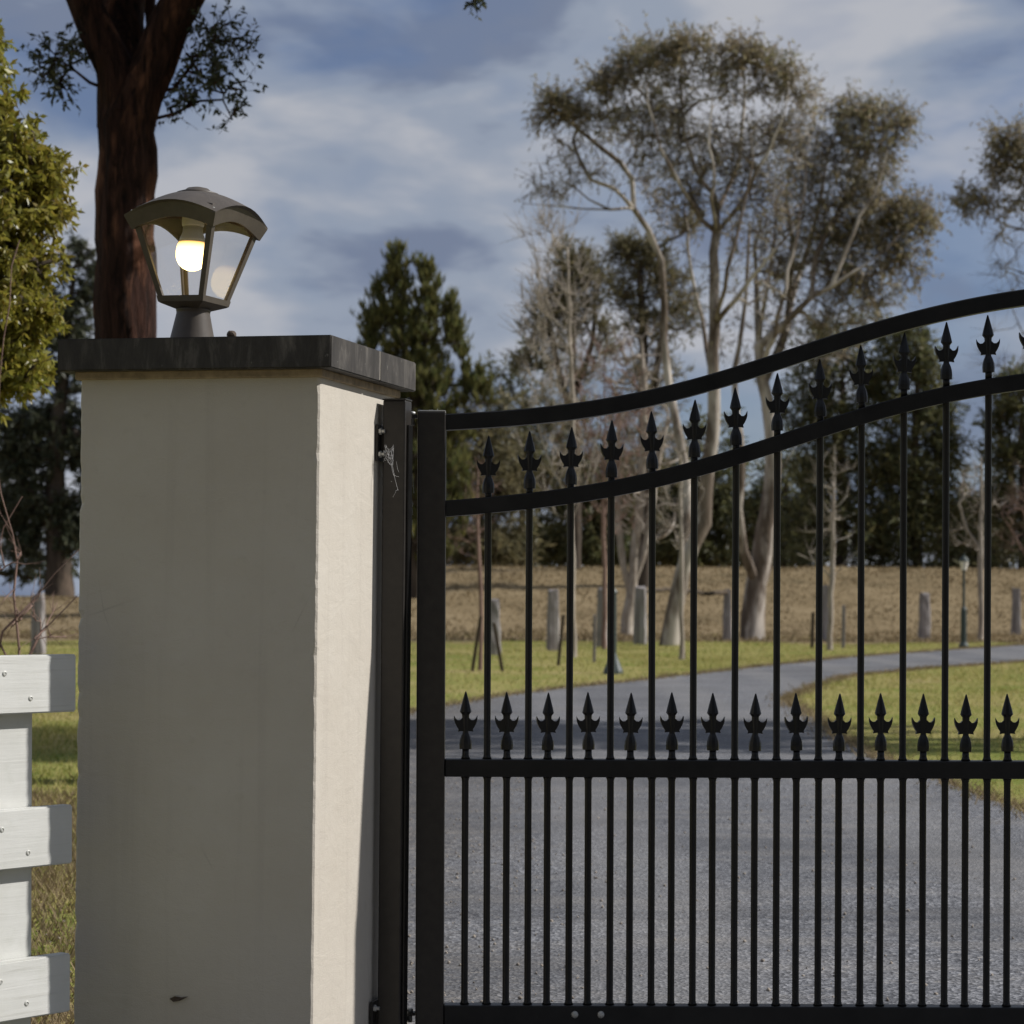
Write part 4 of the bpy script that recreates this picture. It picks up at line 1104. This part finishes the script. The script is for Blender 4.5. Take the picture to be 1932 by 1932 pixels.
# twin-spired cypress right of the pillar
d = 78.0
spires = [(z[0], z[1], z[2], z[3], int(z[4] * 1.5)) for z in [(752, 560, 16, 75, 16), (745, 520, 8, 40, 6), (808, 570, 18, 65, 15), (800, 540, 8, 40, 5), (718, 600, 14, 55, 10), (700, 640, 14, 40, 8), (845, 610, 15, 55, 11), (865, 660, 14, 50, 8), (780, 650, 60, 60, 34), (770, 720, 85, 60, 46), (790, 790, 100, 70, 52), (800, 870, 110, 70, 50), (800, 950, 110, 70, 44), (790, 1030, 110, 50, 30), (690, 690, 22, 30, 8), (885, 720, 20, 40, 9), (905, 760, 20, 35, 8)]]
spray_tree('cypress_tree', 'dark green twin-spired cypress right of the pillar cap', ground_base(785, 1130, d, 0.0), d, spires, [[(785, 1000), (782, 850), (775, 700), (755, 600), (750, 520)], [(780, 780), (800, 680), (806, 580), (803, 510)]], M['cypress'], 41, 6, 0.55, (0.34, 0.055), 11, 1.3, -1.1, spread=0.45, lspread=0.35)

# olive casuarinas left of the gums
d = 84.0
spray_tree('casuarina_tree', 'olive casuarina with a dense rounded top left of the twin-stemmed gum', ground_base(1085, 1130, d, 0.0), d,
           [(1080, 510, 40, 45, 34), (1115, 550, 42, 50, 34), (1045, 570, 40, 45, 24), (1020, 620, 30, 35, 14), (1090, 610, 50, 40, 16), (1050, 650, 45, 40, 14), (1130, 640, 40, 50, 14), (1000, 690, 30, 20, 10), (1080, 720, 70, 60, 18), (1060, 800, 80, 70, 18), (1070, 900, 90, 60, 18)],
           [[(1085, 950), (1082, 780), (1080, 620), (1080, 520)], [(1084, 800), (1050, 680), (1035, 590)], [(1084, 760), (1120, 640), (1120, 560)]], M['casuarina'], 42, 5, 0.7, (0.34, 0.05), 8, 0.7, -0.4)
d = 80.0
spray_tree('casuarina_tree', 'dark olive casuarina behind the leaning stem of the twin-stemmed gum', ground_base(1215, 1130, d, 0.0), d,
           [(1185, 480, 30, 28, 18), (1215, 500, 50, 40, 30), (1255, 560, 40, 50, 28), (1190, 560, 40, 40, 18), (1225, 620, 50, 40, 22), (1280, 600, 24, 40, 12), (1230, 700, 60, 50, 18), (1200, 780, 60, 60, 16), (1230, 880, 70, 70, 16), (1290, 420, 25, 40, 8)],
           [[(1215, 950), (1214, 780), (1212, 620), (1205, 500)], [(1215, 800), (1245, 660), (1255, 570)]], M['casuarina'], 43, 5, 0.7, (0.34, 0.05), 8, 0.5, -0.2)
d = 92.0
spray_tree('casuarina_tree', 'dark bushy tree behind the gate spears right of the pale forked trunk', ground_base(1590, 1120, d, 0.0), d,
           [(1590, 640, 60, 40, 16), (1560, 700, 70, 50, 26), (1640, 720, 60, 50, 24), (1530, 780, 60, 60, 26), (1600, 800, 80, 60, 34), (1560, 880, 90, 60, 40), (1650, 900, 80, 60, 36), (1560, 970, 100, 60, 46), (1640, 990, 100, 60, 46), (1590, 1050, 120, 40, 34)],
           [[(1590, 1000), (1588, 850), (1590, 700), (1592, 620)]], M['darkspray'], 44, 5, 0.9, (0.40, 0.08), 10, 0.3, 0.1)
spray_tree('casuarina_tree', 'tall dark green tree behind second and third tall bars from the right edge', ground_base(1730, 1120, d, 0.0), d,
           [(1730, 640, 35, 40, 14), (1700, 700, 50, 50, 24), (1745, 710, 35, 50, 18), (1770, 780, 35, 40, 16), (1710, 800, 70, 60, 34), (1780, 860, 35, 40, 18), (1730, 890, 80, 60, 42), (1770, 960, 60, 50, 30), (1720, 980, 90, 60, 46), (1750, 1050, 110, 40, 36), (1680, 630, 30, 30, 6)],
           [[(1730, 1000), (1728, 850), (1730, 700), (1732, 620)]], M['darkspray'], 45, 5, 0.9, (0.40, 0.08), 10, 0.3, 0.1)
spray_tree('casuarina_tree', 'dark green tree behind the gate at the right edge', ground_base(1930, 1120, d, 0.0), d,
           [(1920, 730, 35, 40, 16), (1890, 790, 35, 40, 18), (1950, 780, 60, 60, 30), (1905, 860, 45, 50, 24), (1960, 880, 80, 60, 34), (1890, 940, 40, 40, 18), (1930, 970, 80, 60, 34), (1920, 1040, 90, 40, 30), (2040, 900, 90, 140, 40)],
           [[(1930, 1000), (1928, 850), (1925, 740)], [(1930, 1000), (1990, 880), (2040, 840)]], M['darkspray'], 46, 5, 0.8, (0.38, 0.075), 10, 0.5, -0.1)

# belt of trees behind the embankment
belt = [(905, 860, 90, 140, 'dark bushy tree behind the embankment beside the gate stile'), (985, 790, 70, 170, 'mottled tree behind the embankment behind the second and third upper spears'), (1110, 900, 80, 110, 'low dark tree behind the embankment, second bay right of the gate stile'), (1200, 930, 80, 90, 'low brownish tree behind the embankment, under the leaning gum stem'),
        (1330, 900, 80, 120, 'dark tree behind the embankment between the two tall gum trunks'), (1480, 940, 80, 100, 'low dark tree behind the embankment right of the pale forked trunk'), (1840, 990, 60, 60, 'low dark bush behind the embankment left of the far lamp post top'), (2020, 960, 90, 110, 'dark tree behind the embankment past the right edge')]
for i, (cx, cy, rx, ry, lab) in enumerate(belt):
    d = 108.0 + (i * 7) % 11
    if cx > 1990: continue
    spray_tree('belt_tree', lab, ground_base(cx, 1120, d, 0.0), d,
               [(cx, cy, rx, ry, 70), (cx - rx * .3, cy + ry * .45, rx * 0.9, ry * .5, 50), (cx + rx * .4, cy + ry * .6, rx * .8, ry * .5, 44), (cx, 1035, rx * 1.2, 42, 105)],
               [[(cx, 1010), (cx + 5, cy + ry * .3), (cx, cy - ry * .4)]], M['darkspray'] if i % 3 else M['casuarina'], 60 + i, 4, 1.0, (0.46, 0.10), 9, 0.2, 0.2, group='trees behind the embankment')

# shaded trees left of the pillar
d = 94.0
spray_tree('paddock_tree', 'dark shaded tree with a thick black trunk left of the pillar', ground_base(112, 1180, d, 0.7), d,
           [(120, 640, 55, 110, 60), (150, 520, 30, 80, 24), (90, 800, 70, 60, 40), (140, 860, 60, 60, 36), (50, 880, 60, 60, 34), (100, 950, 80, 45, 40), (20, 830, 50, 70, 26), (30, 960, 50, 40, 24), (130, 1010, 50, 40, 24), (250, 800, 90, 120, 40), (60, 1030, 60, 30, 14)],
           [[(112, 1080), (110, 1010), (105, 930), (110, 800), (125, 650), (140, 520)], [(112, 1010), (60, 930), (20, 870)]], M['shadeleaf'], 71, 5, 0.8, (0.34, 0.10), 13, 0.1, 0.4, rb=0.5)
d = 120.0
spray_tree('paddock_tree', 'dark tree low at the left edge under the leafy tree', ground_base(-20, 1160, d, 0.5), d,
           [(-20, 880, 60, 60, 30), (20, 960, 60, 50, 30), (-50, 980, 60, 60, 26), (30, 1030, 50, 30, 18), (70, 1080, 70, 25, 20)],
           [[(-20, 1080), (-18, 980), (-10, 880)]], M['shadeleaf'], 72, 4, 0.9, (0.40, 0.12), 12, 0.1, 0.4, rb=0.3)

# ---- bare young trees and shrubs
def bare(name, label, base, d, limbs, ells, bark, seed, rb, twig=(5, 0.35, 0.5), rt=0.006, tr=(0.006, 0.002), group='bare young trees along the drive', cat='tree', step=0.3, expo=0.5):
    t = Tree(base, rb, seed)
    for i, lb in enumerate(limbs): t.limb(PX(lb, d), step, 0.01, i > 0)
    t.clumps(ell(ells, d, t.rng), 0.9, step * 0.7, 0.35, 0.012)
    S, D, L = t.twigs(twig[0], twig[1], twig[2], 0.45)
    return finish_tree(t, name, label, cat, bark, None, None, (S, D, L, *tr), rtip=rt, group=group, expo=expo, trunk_name='stem')
bare('bare_sapling', 'slim bare sapling between two slanting stakes near the gate stile', ground_base(906, 1262, 35.5, -0.02), 35.5, [[(907, 1160), (903, 1060), (900, 960), (905, 880)]], [(905, 940, 35, 80, 26, 0, .3), (890, 1020, 40, 60, 12, 0, .3)], M['pinkbark'], 81, 0.030, (4, 0.3, 0.6), 0.004, (0.004, 0.0015))
bare('bare_sapling', 'tall pale bare sapling behind the third tall gate bar', ground_base(1082, 1240, 43, -0.02), 43, [[(1081, 1120), (1078, 950), (1080, 760), (1074, 560), (1070, 470)], [(1079, 960), (1040, 880), (1000, 760)], [(1080, 1000), (1110, 900), (1130, 800)]],
     [(1060, 560, 70, 100, 46, 0, .7), (1010, 600, 35, 100, 26, 0, .5), (1060, 720, 80, 100, 46, 0, .8), (1060, 880, 80, 90, 30, 0, .8), (1040, 440, 55, 45, 22, 0, .5)], M['palebark'], 82, 0.055, (5, 0.55, 0.9), 0.007, (0.007, 0.003))
bare('bare_sapling', 'bare grey-brown tree with many thin branches behind the fourth tall gate bar', ground_base(1140, 1222, 50, -0.02), 50, [[(1141, 1100), (1138, 940), (1142, 780), (1138, 660)], [(1139, 980), (1170, 860), (1190, 740)], [(1140, 940), (1110, 840), (1095, 740)]],
     [(1140, 720, 75, 90, 44, 0, .8), (1110, 840, 70, 80, 34, 0, .8), (1180, 840, 60, 90, 34, 0, .8), (1150, 960, 70, 70, 22, 0, .7)], M['pinkbark'], 83, 0.05, (5, 0.55, 0.8), 0.008, (0.008, 0.003))
bare('bare_tree', 'bare cream-stemmed tree with several trunks from one pale foot', ground_base(1184, 1196, 68, -0.05), 68, [[(1184, 1165), (1190, 1130), (1200, 1020), (1212, 880), (1215, 740), (1210, 640)], [(1186, 1130), (1172, 1040), (1165, 900), (1170, 760)], [(1192, 1120), (1222, 1010), (1240, 880), (1262, 780)]],
     [(1190, 720, 70, 110, 46, 0, 1), (1250, 820, 50, 90, 26, 0, 1), (1170, 880, 60, 90, 28, 0, 1), (1220, 960, 60, 70, 18, 0, 1)], M['palebark'], 84, 0.17, (5, 0.7, 0.7), 0.011, (0.010, 0.004), expo=0.42)
bare('bare_sapling', 'pale straight bare sapling beside the dark leaning gum trunk', ground_base(1286, 1242, 42, -0.02), 42, [[(1286, 1120), (1287, 1000), (1284, 900), (1286, 820)], [(1286, 1020), (1310, 970), (1330, 930)]], [(1285, 900, 45, 80, 22, 0, .5), (1270, 1020, 45, 60, 12, 0, .5)], M['palebark'], 85, 0.042, (4, 0.35, 0.7), 0.005, (0.005, 0.002))
bare('bare_sapling', 'pale bare sapling standing between two stakes right of the big gum trunk', ground_base(1566, 1220, 50, -0.02), 50, [[(1568, 1120), (1572, 1000), (1574, 900), (1576, 840)], [(1570, 1090), (1600, 1055), (1620, 1040)], [(1570, 1090), (1540, 1060), (1505, 1045)]], [(1575, 920, 45, 80, 24, 0, .6), (1560, 1010, 60, 50, 14, 0, .6)], M['palebark'], 86, 0.055, (4, 0.4, 0.7), 0.006, (0.006, 0.002))
bare('bare_sapling', 'pale bare sapling just right of the far lamp post', ground_base(1850, 1203, 62, -0.02), 62, [[(1851, 1120), (1850, 1040), (1852, 950), (1850, 860)], [(1851, 1050), (1825, 1000), (1810, 950)]], [(1845, 930, 45, 70, 26, 0, .7), (1830, 1000, 40, 50, 10, 0, .6)], M['palebark'], 87, 0.075, (4, 0.5, 0.7), 0.008, (0.008, 0.003))
bare('bare_sapling', 'reddish bare branching sapling at the right edge behind the gate', ground_base(1965, 1205, 55, -0.02), 55, [[(1962, 1120), (1950, 1040), (1930, 960)], [(1958, 1080), (1920, 1020), (1890, 970)], [(1955, 1060), (1990, 980)]], [(1920, 980, 45, 70, 26, 0, .6), (1960, 920, 50, 80, 20, 0, .6)], M['pinkbark'], 88, 0.05, (5, 0.45, 0.6), 0.007, (0.006, 0.002))
bare('bare_shrub', 'bare twiggy shrub with long pinkish stems behind the white fence', ground_base(20, 1500, 9.2, -0.02), 9.2, [[(30, 1350), (36, 1230), (30, 1120), (22, 1000)], [(30, 1380), (-10, 1260), (60, 1130), (152, 1038)], [(34, 1260), (80, 1190), (140, 1130)], [(30, 1300), (-20, 1120), (40, 930)], [(24, 1020), (-6, 860), (6, 640), (34, 450)]],
     [(50, 1150, 50, 60, 12, 0, .2), (100, 1170, 45, 45, 10, 0, .2), (30, 1050, 40, 60, 6, 0, .2)], M['pinkbark'], 89, 0.011, (2, 0.12, 0.3), 0.0022, (0.0014, 0.0006), group=None, cat='shrub', step=0.12)

# ---- far fence posts and rail, stakes, lamp posts
def fpost(name, px, ytop, ybase, wpx, label, seed, lean=0.0, mat='posttimber', z0=-0.1, dist=None, group='weathered posts along the paddock'):
    g = G(px, ybase); d_ = g[1] if dist is None else dist
    wd = wpx / F * d_; top = P(px, ytop, d_)[2]
    rg = random.Random(seed)
    bm = bmesh.new(); box_bm(bm, (-wd / 2, -wd / 2, z0), (wd / 2, wd / 2, top))
    bmesh.ops.subdivide_edges(bm, edges=[e for e in bm.edges if abs(e.verts[0].co.z - e.verts[1].co.z) > .3], cuts=5)
    bmesh.ops.bevel(bm, geom=[e for e in bm.edges if abs(e.verts[0].co.z - e.verts[1].co.z) > .05], offset=wd * 0.13, segments=1, affect='EDGES')
    for v in bm.verts:
        k_ = 1 - 0.22 * max(0, v.co.z) / top
        v.co.x = v.co.x * k_ + rg.uniform(-.012, .012); v.co.y = v.co.y * k_ + rg.uniform(-.012, .012)
        if v.co.z > top - 0.01: v.co.z += rg.uniform(-0.05, 0.03)
    return link(name, bm_mesh(name, bm), M[mat], loc=(g[0] if dist is None else P(px, ybase, d_)[0], d_, 0), rot=(0, lean, R(rg.uniform(-15, 30))), label=label, cat='post', group=group)
for i, (px, yt, yb, wp, lab) in enumerate((
        (72, 1118, 1236, 26, 'grey weathered post left of the pillar above the white fence'), (933, 1132, 1236, 22, 'grey post standing behind the two slanting stakes'), (1043, 1113, 1228, 23, 'thick grey post between second and third tall bars, nearest the gate stile but one'), (1136, 1110, 1221, 22, 'grey post behind the fourth tall gate bar'),
        (1208, 1108, 1216, 26, 'wide grey post carrying the left end of the log rail'), (1372, 1112, 1209, 17, 'slim post at right end of the log rail, beside the big gum trunk'), (1553, 1104, 1211, 20, 'grey post behind the staked sapling right of the big gum'), (1744, 1120, 1206, 20, 'grey post standing alone left of the far lamp post'), (1917, 1110, 1200, 18, 'grey post near the right edge right of the far lamp post'))):
    fpost('fence_post', px, yt, yb, wp, lab, i + 1)
# log rail between two posts
a = G(1208, 1216); b = G(1372, 1209); a[2] = P(1208, 1114, a[1])[2]; b[2] = P(1372, 1118, b[1])[2]
t = Tree(a, 0.055, 9); t.path(0, [a + (b - a) * .35 + np.array([0, 0, .03]), a + (b - a) * .7 - np.array([0, 0, .02]), b], 0.4, 0.012)
V, Fq, nv = t.wood(0.05, 0.0, flare=1.0)
link('log_rail', raw_me('log_rail', np.concatenate(V), np.concatenate(Fq)), M['darktimber'], loc=a, smooth=True, label='dark horizontal log rail between two posts left of the big gum trunk', cat='rail')
def stake(p0, p1, wd, label, seed, mat='darktimber'):
    """p0 foot, p1 top in the view at the foot's own depth"""
    g = G(*p0); tp = P(p1[0], p1[1], g[1]); L = np.linalg.norm(tp - g)
    bm = bmesh.new(); box_bm(bm, (-wd / 2, -wd / 2, -0.12), (wd / 2, wd / 2, L))
    bmesh.ops.bevel(bm, geom=bm.edges[:], offset=wd * .12, segments=1, affect='EDGES')
    q_ = Vector(tp - g).to_track_quat('Z', 'Y')
    return link('tree_stake', bm_mesh('tree_stake', bm), M[mat], loc=g, rot=q_.to_euler(), label=label, cat='stake', group='stakes beside the young trees')
stake((891, 1267), (907, 1162), 0.05, 'dark stake slanting right, left one of the A-shaped pair', 1)
stake((948, 1267), (932, 1175), 0.05, 'dark stake slanting left, right one of the A-shaped pair', 2)
stake((1053, 1256), (1063, 1160), 0.05, 'dark slanting stake left of the tall pale sapling', 3)
stake((1121, 1250), (1122, 1160), 0.05, 'upright grey stake left of the fourth tall gate bar', 4, 'posttimber')
stake((1291, 1243), (1284, 1140), 0.05, 'thin slanting stake right of the dark leaning gum trunk', 5)
stake((1532, 1223), (1534, 1155), 0.07, 'dark upright stake left of the pale staked sapling', 6)
stake((1591, 1223), (1592, 1142), 0.07, 'grey upright stake right of the pale staked sapling', 7, 'posttimber')

def lamp_post(px, yb, ytop, label):
    g = G(px, yb); h = P(px, ytop, g[1])[2]
    r = empty('lamp_post', g, label=label, cat='lamp post')
    s = h / 2.35
    link('column', lathe_me('column', [(0.13 * s, 0), (0.13 * s, 0.06 * s), (0.085 * s, 0.12 * s), (0.075 * s, 0.16 * s), (0.075 * s, 0.95 * s), (0.05 * s, 1.0 * s), (0.034 * s, 1.04 * s), (0.03 * s, 1.9 * s), (0.05 * s, 1.93 * s)], 12), M['lampgreen'], r, smooth=False)
    link('lamp_glass', lathe_me('lamp_glass', [(0.065 * s, 1.93 * s), (0.115 * s, 2.15 * s)], 6), M['socket'], r)
    link('lamp_roof', lathe_me('lamp_roof', [(0.13 * s, 2.15 * s), (0.12 * s, 2.18 * s), (0.05 * s, 2.27 * s), (0.02 * s, 2.29 * s), (0.02 * s, 2.33 * s), (0.005 * s, 2.35 * s)], 12), M['lampgreen'], r)
lamp_post(1818, 1222, 1044, 'slender dark green lamp post with small lantern by the far drive')
g = G(1157, 1272)
gp = empty('garden_bollard', g, label='short dark green post with flared foot behind the fourth tall gate bar', cat='bollard')
link('column', lathe_me('column', [(0.15, 0), (0.14, 0.05), (0.07, 0.22), (0.045, 0.30), (0.045, 1.15)], 12), M['lampgreen'], gp)
link('cap', lathe_me('cap', [(0.05, 1.15), (0.06, 1.17), (0.03, 1.22), (0.005, 1.24)], 12), M['lampgreen'], gp)

# ---- tree outside the frame to the right whose shadow falls across the drive
t = Tree(np.array([9.6, 19.0, -0.05]), 0.2, 91)
t.path(0, [(9.6, 19.0, 2.0), (9.5, 19.0, 4.5), (9.4, 19.1, 7.5), (9.4, 19.0, 9.5)], 0.5, 0.02)
rg = t.rng
C = []
for cx, cy, cz, rx, ry, rz, n in ((9.0, 20.2, 5.6, 1.6, 1.6, 0.9, 80), (9.4, 18.2, 5.9, 1.8, 1.0, 1.0, 60), (9.3, 20.0, 7.6, 1.8, 2.0, 1.2, 100), (9.3, 18.2, 9.0, 1.6, 1.7, 1.2, 90), (9.6, 21.0, 8.8, 1.4, 1.5, 1.2, 70), (9.4, 18.6, 10.8, 1.6, 2.6, 1.0, 110), (9.4, 17.2, 11.2, 1.4, 1.6, 0.9, 60)):
    v = unit(rg.normal(size=(n, 3))) * rg.random((n, 1)) ** 0.4
    C.append(v * (rx, ry, rz) + (cx, cy, cz))
t.clumps(np.concatenate(C), 0.4, 0.3)
S, D, L = t.twigs(4, 0.35, 0.0)
LV = leaves_on(t, S, D, L, 15, 0.17, 0.06, 0.5, rg)
finish_tree(t, 'shade_tree', 'broad tree standing right of the view, shading the driveway', 'tree', M['darkbark'], LV, M['gumleaf'], (S, D, L, 0.006, 0.002), rtip=0.008)

# ---- unseen trees added behind the viewpoint to darken the fronts of pillar and gate
for i, (x0, y0, hh, lab) in enumerate(((-13.0, -7.5, 9.0, 'far left of the row'), (-6.5, -9.0, 10.5, 'left of the middle'), (0.5, -8.0, 10.0, 'in the middle of the row'), (7.0, -9.5, 10.5, 'right of the middle'), (13.5, -11.0, 9.5, 'far right of the row'))):
    t = Tree(np.array([x0, y0, -0.05]), 0.22, 300 + i)
    t.path(0, [(x0, y0, hh * .3), (x0 + .2, y0, hh * .6), (x0, y0 + .1, hh * .9)], 0.6, 0.03)
    v = unit(t.rng.normal(size=(150, 3))) * t.rng.random((150, 1)) ** 0.4
    t.clumps(v * (3.4, 2.2, hh * .46) + np.array([x0, y0, hh * .52]), 0.4, 0.5)
    S, D, L = t.twigs(4, 0.9, 0.0)
    LV = leaves_on(t, S, D, L, 9, 0.42, 0.20, 0.4, t.rng)
    finish_tree(t, 'added_shading_tree', 'tall leafy tree added behind the viewpoint for shade, ' + lab, 'tree', M['darkbark'], LV, M['shadeleaf'], (S, D, L, 0.01, 0.004), rtip=0.012, group='trees added behind the viewpoint for shade')
